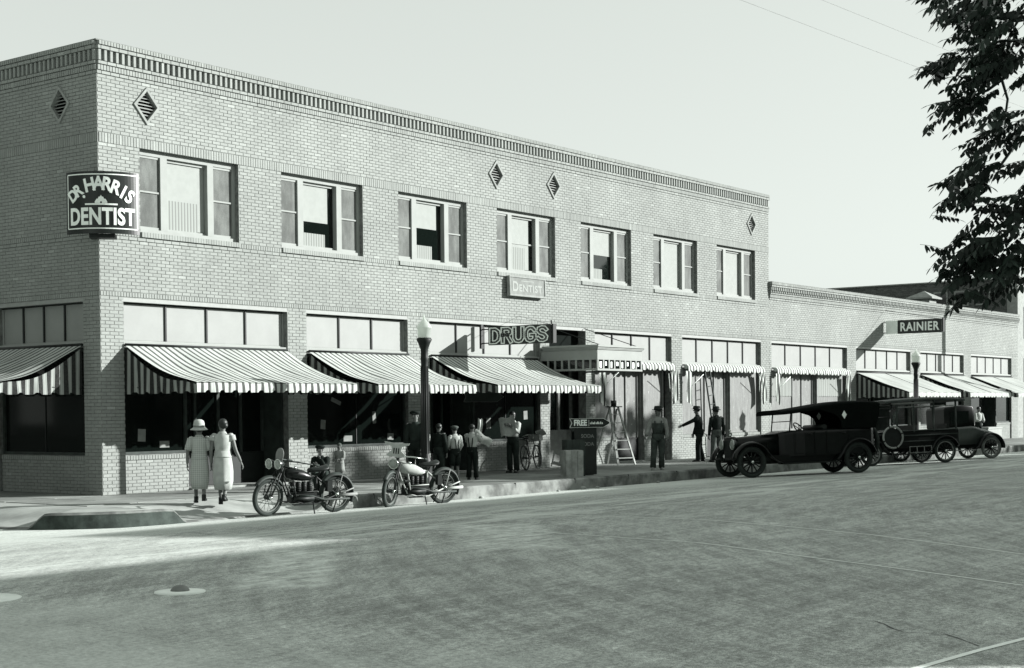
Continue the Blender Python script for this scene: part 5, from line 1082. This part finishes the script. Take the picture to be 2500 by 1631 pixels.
# ---------------------------------------------------------------- people (local: facing +x, left is +y, 1.75 m tall before scaling)
def skin_obj(name, verts, edges, radii, mat, parent):
    me = bpy.data.meshes.new(name); me.from_pydata(verts, edges, []); me.materials.append(M[mat])
    o = bpy.data.objects.new(name, me); col.objects.link(o); o.parent = parent
    md = o.modifiers.new('skin', 'SKIN'); md.use_smooth_shade = True
    for i, r_ in enumerate(radii):
        q = me.skin_vertices[0].data[i]; q.radius = r_ if isinstance(r_, tuple) else (r_, r_); q.use_root = (i == 0)
    o.modifiers.new('sub', 'SUBSURF').levels = 1; o.modifiers['sub'].render_levels = 2
    return o
def hand_mb(side):                               # open palm along -z with five curled fingers, thumb forward
    b = MB(); b.tube([(0, 0, 0.02), (0.005, 0, -0.03), (0.008, 0, -0.085)], [(0.022, 0.016), (0.036, 0.015), (0.038, 0.013)], 8, sq=(1, 0, 0))
    for i, (x, L) in enumerate(((0.033, 0.075), (0.012, 0.085), (-0.009, 0.08), (-0.029, 0.062))): b.tube([(x, 0, -0.075), (x*1.05, side*-0.006, -0.075-L*0.5), (x*1.05, side*-0.026, -0.075-L*0.85), (x, side*-0.04, -0.075-L)], [0.0095, 0.009, 0.008, 0.005], 6)
    b.tube([(0.03, side*-0.004, -0.02), (0.058, side*-0.014, -0.05), (0.066, side*-0.022, -0.085)], [0.012, 0.010, 0.006], 6); return b
HAND = {}
def ell_ring(c, rx, ry, n=14, ax=None):
    return [(c[0]+rx*math.cos(2*math.pi*j/n), c[1]+ry*math.sin(2*math.pi*j/n), c[2]) for j in range(n)]
def person(label, loc, rz, height, arms, legs=None, lean=0.0, head=(0, 0), top=('shirt', 'long'), low=('denim', 'trousers'), hat=None, hair='hair', hairstyle='short', shoe='leather', skin='skin', stoop=0.0, braces=None, bib=None, extra=None, group=None, crouch=None):
    s = height/1.75; t = thing('person', label, 'person', loc, rz, group); t.scale = (s, s, s)
    dz = crouch or 0.0                           # pelvis dropped this far
    pel = Vector((0, 0, 0.93-dz)); up = Vector((math.sin(lean), 0, math.cos(lean)))
    waist = pel+up*0.15; chest = pel+up*0.37+Vector((stoop*0.3, 0, 0)); neck = pel+up*0.54+Vector((stoop*0.8, 0, 0)); hd_ = neck+Vector((0.03+head[0]*0.08, 0, 0.155)); hc = neck+Vector((0.015, 0, 0.05))
    legs = legs or [((0.02, 0.10, 0.49), (-0.02, 0.10, 0.08)), ((0.03, -0.10, 0.49), (0.0, -0.10, 0.08))]
    V = [pel, waist, chest, neck, hc, hd_-Vector((0, 0, 0.045)), hd_+Vector((0, 0, 0.03)), hd_+Vector((-0.01, 0, 0.09))]; r_ = [(0.13, 0.10), (0.115, 0.09), (0.135, 0.10), (0.058, 0.058), (0.055, 0.055), (0.07, 0.08), (0.078, 0.092), (0.05, 0.06)]
    E_ = [(i, i+1) for i in range(7)]
    turn = head[1]; fx = Vector((math.cos(turn), math.sin(turn), 0)); sx = Vector((-fx.y, fx.x, 0))
    k = len(V); V += [hd_-Vector((0, 0, 0.05))+fx*0.075]; r_ += [(0.03, 0.03)]; E_ += [(5, k)]           # chin
    sh = []
    for i, s_ in enumerate((1, -1)):
        S_ = chest+up*0.10+Vector((stoop*0.2, s_*0.175, 0)); el, wr = Vector(arms[i][0]), Vector(arms[i][1]); el = chest+Vector(el); wr = chest+Vector(wr)
        k = len(V); V += [S_, S_.lerp(el, 0.5), el, el.lerp(wr, 0.5), wr]; r_ += [0.058, 0.048, 0.04, 0.037, 0.027]; E_ += [(2, k), (k, k+1), (k+1, k+2), (k+2, k+3), (k+3, k+4)]; sh.append((S_, el, wr))
    lg = []
    for i, s_ in enumerate((1, -1)):
        H_ = pel+Vector((0, s_*0.09, -0.06)); kn, an = Vector(legs[i][0]), Vector(legs[i][1]); toe = an+Vector((0.15, s_*0.02, -0.045)); k = len(V)
        V += [H_, H_.lerp(kn, 0.5), kn, kn.lerp(an, 0.4), an, toe]; r_ += [0.085, 0.078, 0.055, 0.05, 0.036, 0.03]; E_ += [(0, k), (k, k+1), (k+1, k+2), (k+2, k+3), (k+3, k+4), (k+4, k+5)]; lg.append((H_, kn, an, toe))
    bo = skin_obj('body', [tuple(q) for q in V], E_, r_, skin, t)
    f = MB(); f.tube([tuple(hd_+fx*0.075+Vector((0, 0, 0.03))), tuple(hd_+fx*0.108-Vector((0, 0, 0.015)))], [0.010, 0.017], 6); part('nose', f, skin, t)
    for s_ in (1, -1): part('ear', MB().ell(tuple(hd_+sx*s_*0.082-Vector((0, 0, 0.005))), (0.022, 0.012, 0.03), 8, 5), skin, t)
    for s_ in (1, -1): part('eye', MB().ell(tuple(hd_+fx*0.078+sx*s_*0.033+Vector((0, 0, 0.022))), (0.010, 0.013, 0.008), 8, 5), 'hair', t)
    f = MB(); f.tube([tuple(hd_+fx*0.083+sx*0.025-Vector((0, 0, 0.058))), tuple(hd_+fx*0.09-Vector((0, 0, 0.058))), tuple(hd_+fx*0.083-sx*0.025-Vector((0, 0, 0.058)))], 0.006, 5); part('mouth', f, 'hair', t)
    for i, s_ in enumerate((1, -1)):
        S_, el, wr = sh[i]; d = (wr-el).normalized(); q = Vector((0, 0, -1)).rotation_difference(d)
        if s_ not in HAND: HAND[s_] = hand_mb(s_).mesh('hand', 'skin')
        o = link('hand', HAND[s_], t, tuple(wr)); o.rotation_mode = 'QUATERNION'; o.rotation_quaternion = q
    tm, sl = top; g_ = MB(); n = 16
    if tm:
        rings = []
        for c, rx, ry in ((pel-up*0.03, 0.135, 0.165), (waist, 0.125, 0.155), (pel+up*0.27+Vector((stoop*0.2, 0, 0)), 0.135, 0.175), (chest+up*0.04, 0.135, 0.19), (chest+up*0.115, 0.115, 0.175), (neck-up*0.03, 0.075, 0.10), (neck+up*0.02, 0.062, 0.066)): rings.append([(q[0]+(q[0]-c[0])*0.07*math.sin(5*j+c[2]*14), q[1]+(q[1]-c[1])*0.05*math.sin(5*j+c[2]*14), q[2]) for j, q in enumerate(ell_ring(c, rx, ry, n))])
        g_.loft(rings)
        for S_, el, wr in sh:
            P = [S_-up*0.0, S_.lerp(el, 0.45), el, el.lerp(wr, 0.5), wr]; rr = [0.078, 0.068, 0.06, 0.054, 0.046]
            if sl == 'short': P = [S_, S_.lerp(el, 0.5), S_.lerp(el, 0.85)]; rr = [0.078, 0.078, 0.082]
            if sl == 'cap': P = [S_, S_.lerp(el, 0.35)]; rr = [0.08, 0.075]
            g_.tube([tuple(q) for q in P], rr, 10); g_.ell(tuple(S_-up*0.01-Vector((0, 0.012*(1 if S_.y > 0 else -1), 0))), (0.072, 0.072, 0.068), 10, 6)
        part('shirt' if low[1] == 'trousers' else 'blouse', g_, tm, t)
    lm, ls = low; g_ = MB()
    if ls in ('trousers', 'shorts'):
        g_.loft([ell_ring(c, rx, ry, n) for c, rx, ry in ((pel-Vector((0, 0, 0.13)), 0.115, 0.16), (pel-Vector((0, 0, 0.06)), 0.142, 0.178), (pel+up*0.06, 0.142, 0.172), (pel+up*0.10, 0.136, 0.166))])
        for H_, kn, an, toe in lg:
            P = [H_-Vector((0, 0, 0.0)), H_.lerp(kn, 0.5), kn, kn.lerp(an, 0.5), an-Vector((0, 0, 0.01))]; rr = [0.105, 0.098, 0.083, 0.08, 0.085]
            if ls == 'shorts': P = P[:3]; rr = [0.105, 0.1, 0.09]
            g_.tube([tuple(q) for q in P], rr, 12)
        part('trousers', g_, lm, t)
    else:                                         # dress: waist dropped, skirt to the calf
        R_ = [(waist+up*0.02, 0.135, 0.165), (pel+Vector((0.0, 0, -0.02)), 0.15, 0.185), (pel+Vector((0, 0, -0.25)), 0.18, 0.205), (pel+Vector((0.0, 0, -0.45)), 0.20, 0.20), (pel+Vector((0.0, 0, -0.62 if ls == 'dress' else -0.3)), 0.19 if ls == 'dress' else 0.2, 0.165 if ls == 'dress' else 0.22)]
        if ls != 'dress': R_ = R_[:2]+[(pel+Vector((0, 0, -0.15)), 0.17, 0.2), R_[-1]]
        rings = []
        for j, (c, rx, ry) in enumerate(R_): rings.append([(c[0]+rx*math.cos(2*math.pi*a/40)*(1+0.03*j/4*math.sin(a*2*math.pi/5)), c[1]+ry*math.sin(2*math.pi*a/40)*(1+0.03*j/4*math.sin(a*2*math.pi/5)), c[2]) for a in range(40)])
        g_.loft(rings); part('skirt', g_, lm, t); g_ = MB(); g_.loft([ell_ring(pel+Vector((0, 0, 0.03)), 0.152, 0.186, 24), ell_ring(pel+Vector((0, 0, 0.065)), 0.15, 0.183, 24)]); part('belt', g_, lm, t)
    g_ = MB()
    for H_, kn, an, toe in lg:
        a = math.atan2(toe.y-an.y, toe.x-an.x); g_.loft([[tuple(Matrix.Translation(an) @ Matrix.Rotation(a, 4, 'Z') @ Vector((x, y*hw, -0.08+z*hh))) for y, z in ((-1, 0), (1, 0), (1, 0.6), (0.6, 1), (-0.6, 1), (-1, 0.6))] for x, hw, hh in ((-0.07, 0.03, 0.06), (-0.05, 0.04, 0.10), (0.02, 0.042, 0.115), (0.08, 0.045, 0.07), (0.15, 0.044, 0.055), (0.19, 0.025, 0.035))])
        g_.tube([tuple(an-Vector((0, 0, 0.02))), tuple(an+Vector((0, 0, 0.06)))], 0.048, 8)
    part('shoes', g_, shoe, t)
    if hairstyle:
        g_ = MB(); g_.ell(tuple(hd_-fx*0.018+Vector((0, 0, 0.035))), (0.098, 0.094, 0.092), 14, 8)
        if hairstyle == 'bun': g_.ell(tuple(hd_-fx*0.085-Vector((0, 0, 0.02))), (0.05, 0.065, 0.06), 10, 6); g_.ell(tuple(hd_-fx*0.03+Vector((0, 0, -0.01))), (0.085, 0.097, 0.08), 12, 6)
        part('hair', g_, hair, t)
    if hat:
        hm, kind = hat; g_ = MB(); T = Matrix.Translation(hd_) @ Matrix.Rotation(turn, 4, 'Z') @ Matrix.Rotation(R(-4), 4, 'Y')
        if kind == 'cloche': g_.lathe([(0.19, -0.03), (0.185, -0.02), (0.135, 0.015), (0.118, 0.03), (0.12, 0.10), (0.105, 0.16), (0.06, 0.19), (0.005, 0.198)], 24, T)
        if kind == 'fedora': g_.lathe([(0.165, 0.035), (0.165, 0.042), (0.112, 0.05), (0.106, 0.10), (0.095, 0.145), (0.055, 0.15), (0.005, 0.135)], 22, T @ Matrix.Diagonal((1.1, 1, 1, 1)))
        if kind == 'cap': g_.lathe([(0.102, 0.035), (0.128, 0.07), (0.125, 0.095), (0.08, 0.12), (0.005, 0.128)], 18, T @ Matrix.Translation((-0.005, 0, 0))); g_.prism([(0.07, -0.07), (0.15, -0.05), (0.168, 0.0), (0.15, 0.05), (0.07, 0.07)], 0.045, 0.052, 'xy') if False else None
        if kind == 'cap': g_.add([tuple(T @ Vector(q)) for q in ((0.07, -0.08, 0.055), (0.15, -0.055, 0.035), (0.175, 0, 0.03), (0.15, 0.055, 0.035), (0.07, 0.08, 0.055), (0.07, 0, 0.075))], [(0, 1, 2, 5), (5, 2, 3, 4)])
        ho = part('hat', g_, hm, t)
        if kind != 'cap': b = MB(); b.lathe([(0.121 if kind == 'cloche' else 0.112, 0.03 if kind == 'cloche' else 0.05), (0.122 if kind == 'cloche' else 0.109, 0.07 if kind == 'cloche' else 0.085)], 22, T @ (Matrix.Identity(4) if kind == 'cloche' else Matrix.Diagonal((1.1, 1, 1, 1)))); part('hat_band', b, 'signgrey' if kind == 'cloche' else 'leather', ho)
    if braces:
        g_ = MB()
        for s_ in (1, -1):
            P = [pel+up*0.09+Vector((-0.138, s_*0.04, 0)), chest+Vector((-0.14, s_*0.07, 0)), chest+up*0.12+Vector((-0.03, s_*0.10, 0.012)), chest+up*0.05+Vector((0.13, s_*0.09, 0)), pel+up*0.10+Vector((0.145, s_*0.09, 0))]
            for a, b in zip(P[:-1], P[1:]): g_.bar(tuple(a), tuple(b), 0.03, 0.008, up=(1, 0, 0))
        part('braces', g_, braces, t)
    if bib:
        g_ = MB(); g_.loft([[(pel.x+0.02+0.128*math.cos(a)*k, 0.172*math.sin(a)*k, z) for a in [R(-62+124*j/10) for j in range(11)]]+[(pel.x+0.02+0.112*math.cos(a)*k, 0.16*math.sin(a)*k, z) for a in [R(62-124*j/10) for j in range(11)]] for z, k in ((pel.z+0.08, 1.0), (pel.z+0.2, 1.02), (pel.z+0.37, 1.05))]); part('bib', g_, bib, t)
    return t
DN = lambda y, f=0.0, out=0.05: ((f*0.5-0.02, y*(0.2+out), -0.19), (f+0.02, y*(0.21+out), -0.45))
walkL = [((0.10, 0.09, 0.50), (0.06, 0.08, 0.09)), ((-0.02, -0.09, 0.48), (-0.17, -0.09, 0.14))]
# the two women walk away from the camera, towards the shop doors
TO = R(40)
p_ = person('woman in a checked pale dress and brimmed white cloche hat walking away at the corner', (-0.52, -3.5, -0.02), R(47), 1.50, [DN(1), DN(-1)], walkL, top=('check', 'short'), low=('check', 'dress'), hat=('shirt', 'cloche'), hairstyle='bun')
p_ = person('bareheaded woman in a plain pale belted dress walking beside the checked dress', (-0.27, -3.86, -0.05), R(43), 1.60, [DN(1, 0.0, 0.03), ((-0.02, -0.26, -0.2), (0.06, -0.36, -0.44))], [((0.08, 0.07, 0.50), (0.02, 0.05, 0.09)), ((0.0, -0.07, 0.48), (-0.16, -0.03, 0.16))], top=('shirt', 'cap'), low=('shirt', 'dress'), hairstyle='bun', head=(0, 0.6))
# man in overalls
person('man in bib overalls and a wide dark hat standing at the kerb beside the cars', (15.35, -3.75, 0), R(215), 1.70, [((0.02, 0.25, -0.20), (0.10, 0.24, -0.44)), ((0.05, -0.26, -0.18), (0.22, -0.34, -0.34))], [((0.04, 0.10, 0.49), (-0.05, 0.10, 0.08)), ((0.08, -0.12, 0.49), (0.12, -0.15, 0.08))], top=('gshirt', 'long'), low=('overall', 'trousers'), hat=('felt', 'fedora'), head=(0, -0.6), braces='overall', bib='overall', shoe='signgrey')
# two men in suits
person('man in a dark suit and hat stretching one arm out towards the brick pier', (21.15, -1.7, 0), R(127), 1.70, [((0.24, 0.21, -0.02), (0.52, 0.16, -0.15)), ((0.04, -0.24, -0.2), (0.12, -0.18, -0.42))], [((0.06, 0.10, 0.49), (0.05, 0.10, 0.08)), ((-0.02, -0.10, 0.49), (-0.12, -0.10, 0.08))], lean=0.10, top=('suit', 'long'), low=('suit', 'trousers'), hat=('felt', 'fedora'))
person('man in dark jacket and grey trousers, back turned, beside the pointing man', (21.15, -2.3, 0), R(60), 1.68, [DN(1), DN(-1)], [((0.0, 0.12, 0.49), (-0.03, 0.17, 0.08)), ((0.02, -0.12, 0.49), (0.0, -0.17, 0.08))], top=('suit', 'long'), low=('tweed', 'trousers'), hat=('felt', 'fedora'), head=(0, -0.4))
# the group under the awning
person('man in dark jacket and cap left of the nearer lamp post', (6.75, -2.55, 0), R(195), 1.66, [DN(1, 0.05, 0.0), ((0.0, -0.22, -0.2), (0.1, -0.18, -0.4))], top=('denim', 'long'), low=('suit', 'trousers'), hat=('suit', 'cap'))
person('boy in dark clothes standing just right of the lamp post', (7.75, -2.4, 0), R(10), 1.36, [DN(1), DN(-1)], top=('suit', 'long'), low=('denim', 'trousers'), hairstyle='short')
person('boy in a white shirt and flat cap with his back to the street', (8.05, -2.65, 0), R(70), 1.30, [((0.06, 0.22, -0.18), (0.2, 0.12, -0.26)), ((0.02, -0.25, -0.18), (0.12, -0.2, -0.36))], top=('shirt', 'long'), low=('suit', 'shorts'), hat=('tweed', 'cap'), braces='suit')
person('boy in white shirt and braces holding out a crumpled newspaper', (8.75, -2.6, 0), R(20), 1.33, [((0.12, 0.20, -0.1), (0.3, 0.1, -0.16)), ((0.14, -0.24, -0.08), (0.36, -0.2, -0.02))], [((0.02, 0.10, 0.49), (-0.02, 0.11, 0.08)), ((0.03, -0.11, 0.49), (0.02, -0.13, 0.08))], top=('shirt', 'long'), low=('suit', 'trousers'), braces='suit')
person('young man in a pale shirt reading an open newspaper beside the bicycle', (12.25, -1.2, 0), R(190), 1.62, [((0.12, 0.22, -0.14), (0.32, 0.12, 0.0)), ((0.12, -0.22, -0.14), (0.32, -0.10, 0.0))], top=('shirt', 'long'), low=('denim', 'trousers'), hairstyle='short', head=(0.3, 0))
person('small child in a pale dress standing behind the first motorcycle by the brick bulkhead', (4.4, -2.4, 0), R(190), 0.98, [((0.05, 0.22, -0.15), (0.22, 0.15, -0.2)), ((0.05, -0.22, -0.15), (0.2, -0.15, -0.22))], top=('gshirt', 'long'), low=('gshirt', 'skirt'), hair='tweed', hairstyle='bun', shoe='signgrey')
person('dark clothed boy crouching behind the first motorcycle with a hand at his face', (3.55, -2.75, 0), R(205), 1.45, [((0.2, 0.18, -0.16), (0.24, 0.05, 0.08)), ((0.18, -0.2, -0.18), (0.3, -0.1, -0.1))], [((0.36, 0.14, 0.50), (0.12, 0.13, 0.08)), ((0.38, -0.14, 0.48), (0.14, -0.13, 0.08))], lean=0.5, top=('suit', 'long'), low=('denim', 'trousers'), hat=('suit', 'cap'), crouch=0.52)
# people far down the pavement
person('man in a pale shirt standing under the far plain awnings behind the coupe', (37.9, -3.0, 0), R(200), 1.65, [DN(1), DN(-1)], top=('shirt', 'long'), low=('suit', 'trousers'), hat=('shirt', 'fedora'))
person('seated figure in a white top under the furthest awning beyond the cars', (43.6, -2.4, 0), R(240), 1.6, [((0.1, 0.22, -0.18), (0.25, 0.1, -0.24)), ((0.1, -0.22, -0.18), (0.25, -0.1, -0.24))], top=('shirt', 'long'), low=('suit', 'trousers'))
# newspapers in hands
def paper(label, loc, rot, w_, h_):
    b = MB(); b.grid(lambda a, c: (0.04*math.sin(a*7)*(1-c*0.4)+0.02*math.cos(c*5), (a-0.5)*w_, (c-0.5)*h_+0.02*math.sin(a*9)), 14, 8)
    o = link('newspaper', b.mesh('newspaper', 'paper'), None, loc, rot); tag(o, label, 'newspaper', 'newspapers being read under the awning')
paper('open newspaper held up by the young man near the bicycle', (11.92, -1.28, 1.22), (R(10), R(-10), R(205)), 0.42, 0.5)
paper('crumpled newspaper sheet held out by the boy in braces', (9.28, -2.5, 0.98), (R(35), R(10), R(50)), 0.5, 0.2)
paper('small folded newspaper held upright behind the boys', (10.6, -1.4, 1.26), (R(5), R(0), R(60)), 0.13, 0.34)
bn = thing('counter_bench', 'low white bench on the pavement under the furthest awning', 'bench', (45.6, -2.2, 0)); b = MB(); b.box(-0.9, 0.9, -0.25, 0.25, 0.62, 0.7); part('seat', b, 'white', bn); b = MB(); b.box(-0.88, 0.88, -0.22, 0.22, 0.0, 0.618); part('front_panel', b, 'white', bn)

# ---------------------------------------------------------------- trees
def at(u, v, d): return CAM+CF*d+CR*((u-PX)/FPX*d)-CU*((v-PY)/FPX*d)
def compound_leaf(n=5, L=0.42, lw=0.062, ll=0.118):
    b = MB(); P = [Vector((L*i/(n+1), 0, -0.10*(i/(n+1))**2)) for i in range(n+2)]; b.tube([tuple(q) for q in P], 0.0035, 4)
    def leaflet(p, d, roll):
        d = d.normalized(); s_ = d.cross(Vector((0, 0, 1))).normalized(); s_ = (Matrix.Rotation(roll, 3, d) @ s_); q = [(0.0, 0), (0.22, 0.8), (0.5, 1.0), (0.8, 0.6), (1.0, 0)]; l_ = ll*random.uniform(0.85, 1.15); w2 = lw/2*random.uniform(0.85, 1.15)
        mid = [p+d*l_*t-Vector((0, 0, 0.02*t*t)) for t, k in q]; vv = mid+[m_+s_*w2*k for m_, (t, k) in zip(mid, q)][1:4]+[m_-s_*w2*k for m_, (t, k) in zip(mid, q)][1:4]
        b.add([tuple(x) for x in vv], [(0, 1, 5), (1, 2, 6, 5), (2, 3, 7, 6), (3, 4, 7), (0, 8, 1), (1, 8, 9, 2), (2, 9, 10, 3), (3, 10, 4)])
    for i in range(1, n+1):
        for s_ in (1, -1): leaflet(P[i], Vector((0.45, s_*0.75, random.uniform(-1.0, -0.45))), random.uniform(-0.6, 0.6))
    leaflet(P[-1], Vector((1, 0, -0.4)), 0.0); return b
LV = [compound_leaf(n) for n in (4, 5, 5, 6)]; LM_ = [b.mesh('leaf', 'leaf') for b in LV]
tr_ = thing('leafy_tree', 'dark leafy tree overhanging the top right of the street, trunk out of view', 'tree', (-4.0, -28.0, -0.1)); T0 = Vector((-4.0, -28.0, -0.1))
CL = [(2290, 18, 50, 22), (2245, 48, 22, 26), (2400, 30, 90, 40), (2330, 90, 60, 45), (2430, 110, 60, 50), (2300, 132, 40, 22), (2280, 168, 34, 18), (2350, 180, 60, 40), (2420, 172, 45, 35), (2330, 232, 50, 32), (2298, 262, 32, 16), (2370, 258, 42, 30), (2300, 288, 22, 12), (2392, 318, 45, 20), (2365, 345, 40, 20), (2350, 372, 25, 12), (2440, 330, 40, 25), (2480, 345, 25, 25), (2480, 60, 30, 60), (2490, 250, 14, 14),
      (2345, 415, 40, 16), (2305, 440, 30, 16), (2368, 440, 40, 22), (2330, 470, 40, 15), (2295, 485, 20, 9), (2378, 478, 30, 12), (2445, 425, 25, 10), (2490, 420, 20, 20), (2372, 510, 16, 10), (2352, 530, 8, 6), (2405, 520, 20, 12), (2420, 545, 30, 16), (2385, 555, 20, 7), (2470, 500, 28, 28), (2485, 540, 28, 28), (2325, 590, 28, 16), (2280, 618, 18, 12), (2340, 622, 45, 26), (2400, 590, 42, 22), (2465, 590, 38, 30), (2332, 660, 42, 34), (2400, 650, 52, 38), (2460, 650, 38, 30), (2300, 682, 20, 16), (2355, 706, 32, 16), (2420, 698, 32, 14), (2326, 732, 10, 6), (2486, 690, 20, 24), (2372, 724, 20, 10), (2560, 100, 60, 90), (2560, 480, 60, 60), (2560, 620, 60, 60)]
leaves = []
for (u, v, ru, rv) in CL:
    c = at(u+8, v-22, 15.2); n = max(3, int(ru*rv/118)); dd = random.uniform(-0.5, 0.5)
    for i in range(n):
        a, q = random.uniform(0, 2*math.pi), math.sqrt(random.random()); du, dv = ru*q*math.cos(a), rv*q*math.sin(a)
        p = c+CR*(du*15.2/FPX)-CU*(dv*15.2/FPX)+CF*(dd+random.uniform(-0.4, 0.4))
        out = (CR*(-0.75+0.9*du/ru+random.uniform(-0.5, 0.5)-(0.0))+CF*random.uniform(-0.7, 0.7)+Vector((0, 0, random.uniform(-0.35, 0.15)))).normalized()
        leaves.append((p, math.atan2(out.y, out.x), random.uniform(-0.5, 0.25), random.uniform(0.62, 0.95), random.randrange(4)))
random.shuffle(leaves)
leaves.sort(key=lambda q: (0 if (q[0]-CAM).dot(CR)/((q[0]-CAM).dot(CF)) < 0.335 else 1))
fo = MB()
for i, (p, az, pi_, sc_, k) in enumerate(leaves):
    p = p-Matrix.Rotation(az, 3, 'Z') @ Vector((0.33*sc_, 0, 0))
    if i < 300:
        o = link('leaf', LM_[k], tr_, tuple(p-T0), (random.uniform(-0.3, 0.3), -pi_, az)); o.scale = (sc_,)*3
    else:
        mm = Matrix.Translation(p-T0) @ Matrix.Rotation(az, 4, 'Z') @ Matrix.Rotation(-pi_, 4, 'Y') @ Matrix.Scale(sc_, 4); fo.add(LV[k].v, LV[k].f, False, mm)
part('foliage', fo, 'leaf', tr_, kind='stuff')
b = MB(); b.tube([(0, 0, 0), (0.05, 0.05, 1.5), (-0.1, 0.2, 3.2), (-0.3, 0.6, 4.6)], [0.34, 0.26, 0.23, 0.2], 12); part('trunk', b, 'bark', tr_)
b = MB(); root = Vector((-0.3, 0.6, 4.6))
def limb(tu, tv, r0, mid=None):
    e_ = at(tu, tv, 15.2)-T0; m_ = root.lerp(e_, 0.5)+Vector((0, 0, 0.5)); b.tube([tuple(root), tuple(m_), tuple(e_)], [r0, r0*0.55, 0.02], 7); return e_
def twig(pts, r0=0.014): P = [tuple(at(u+12, v-20, 15.2)-T0) for u, v in pts]; b.tube(P, [r0*(1-0.5*i/len(P)) for i in range(len(P))], 5)
limb(2520, 60, 0.13); limb(2530, 300, 0.10); limb(2540, 560, 0.12); limb(2600, 420, 0.08)
twig([(2520, 60), (2470, 70), (2400, 60), (2330, 50)], 0.03); twig([(2530, 300), (2500, 140), (2440, 210), (2400, 240), (2360, 255)], 0.022); twig([(2433, 212), (2448, 262), (2440, 320), (2400, 345)], 0.016); twig([(2530, 300), (2480, 340), (2462, 380), (2430, 425), (2380, 450), (2340, 448)], 0.02)
twig([(2540, 560), (2480, 560), (2430, 600), (2370, 640), (2345, 670)], 0.026); twig([(2540, 560), (2470, 510), (2420, 540)], 0.018); twig([(2430, 600), (2340, 605), (2315, 612)], 0.014); twig([(2400, 640), (2380, 690)], 0.012); twig([(2500, 120), (2430, 120), (2360, 150)], 0.018)
part('branches', b, 'bark', tr_)
# trees and a low building across the street: they stand behind the camera and show only in the panes
def crown_mesh(seed, rx, rz_, n):
    rd_ = random.Random(seed); b = MB(); cs = [(rd_.gauss(0, rx*0.5), rd_.gauss(0, rx*0.5), rd_.gauss(0, rz_*0.45), rd_.uniform(0.5, 0.95)) for _ in range(26)]
    for i in range(n):
        cx, cy, cz, r_ = rd_.choice(cs); d = Vector((rd_.gauss(0, 1), rd_.gauss(0, 1), rd_.gauss(0, 1))).normalized()*r_*rd_.uniform(0.5, 1.0)
        p = Vector((cx, cy, cz))+d; a = Vector((rd_.gauss(0, 1), rd_.gauss(0, 1), rd_.gauss(0, 1))).normalized(); c = a.orthogonal().normalized(); s_ = rd_.uniform(0.12, 0.24)
        b.add([tuple(p-a*s_), tuple(p+c*s_*0.6), tuple(p+a*s_), tuple(p-c*s_*0.6)], [(0, 1, 2, 3)])
    return b.mesh('crown', 'leaf2')
CM = [crown_mesh(3+i, 2.4, 1.9, 3000) for i in range(2)]; TK = MB().tube([(0, 0, 0), (0.06, 0.03, 2.2), (0, 0, 4.6)], [0.24, 0.18, 0.09], 8).mesh('trunk', 'bark')
for i, (x, y, s_) in enumerate(((35.6, -26.3, 1.74), (39.6, -26.6, 1.78), (43.2, -26.2, 1.72), (52.5, -26.5, 1.5), (59, -26.3, 1.5))):
    t = thing('street_tree', 'round headed street tree across the road, seen only mirrored in the window panes', 'tree', (x, y, -0.2), i*1.3, 'street trees across the road'); t.scale = (s_,)*3
    link('trunk', TK, t); link('crown', CM[i % 2], t, (0, 0, 5.3))
def opposite(label, x0, x1, h, y1):
    ob = thing('opposite_building', label, 'building', (x0, -30.0, -0.25), 0, 'buildings across the street'); W_ = x1-x0; H_ = h+0.25
    part('wall', MB().box(0, W_, y1+30, 0, 0, H_-0.35), 'dkbrick', ob); b = MB(); b.box(-0.02, W_-0.02, y1+29.9, 0.1, H_-0.348, H_); part('cornice', b, 'reveal', ob)
    n = max(1, int(W_/4))
    for i in range(n):
        a = W_*(i+0.18)/n; c = W_*(i+0.82)/n; part('shopfront', MB().box(a, c, 0.002, 0.03, 0.7, 3.2), 'shopglass', ob)
        for z in (4.6, 7.8):
            if z+1.7 < H_-0.6:
                w_ = part('window', MB().box(a+0.3, c-0.3, 0.002, 0.05, z-0.1, z+1.7), 'reveal', ob); part('pane', MB().box(a+0.4, c-0.4, 0.052, 0.06, z, z+1.6), 'shopglass', w_)
opposite('tall dark brick building across the street, seen only mirrored in the panes', 19.9, 49.5, 11.35, -34.5)
opposite('low brick building across the street, seen only mirrored in the panes', 49.52, 120, 6.0, -36)
opposite('middle height brick building across the street, seen only mirrored in the panes', 4.2, 19.88, 8.9, -34)
sb = thing('side_sky_blocker', 'unseen block added across the side street to cut sky light on the left wall', 'building', (-17.5, 3, -0.25))  # added out of view to keep sky light off the left wall
part('wall', MB().box(-14, 0, 0, 36, 0, 12.5), 'dkbrick', sb); b = MB(); b.box(-14.1, 0.12, -0.1, 36.1, 12.502, 12.8); part('cornice', b, 'stone', sb)  # body and top edge of the added side sky blocker
for i in range(6):
    for z in (1.0, 5.6): part('window', MB().box(0.002, 0.03, 1.2+i*4.8, 3.8+i*4.8, z, z+2.2), 'shopglass', sb)  # panes on the added side sky blocker

cb_ = thing('corner_sky_blocker', 'unseen block added behind the camera to cut sky light on the left wall', 'building', (-20, -36, -0.25))  # second unseen block, added to dim the left wall further
part('wall', MB().box(-40, 0, -20, 0, 0, 12.5), 'dkbrick', cb_); b = MB(); b.box(-40.1, 0.1, -20.1, 0.1, 12.502, 12.8); part('cornice', b, 'stone', cb_)  # body and top edge of the added corner sky blocker
for i in range(7):
    for z in (1.0, 5.0, 8.8): part('window', MB().box(-38.5+i*5.4, -36+i*5.4, 0.002, 0.03, z, z+2.2), 'shopglass', cb_)  # panes on the added corner sky blocker
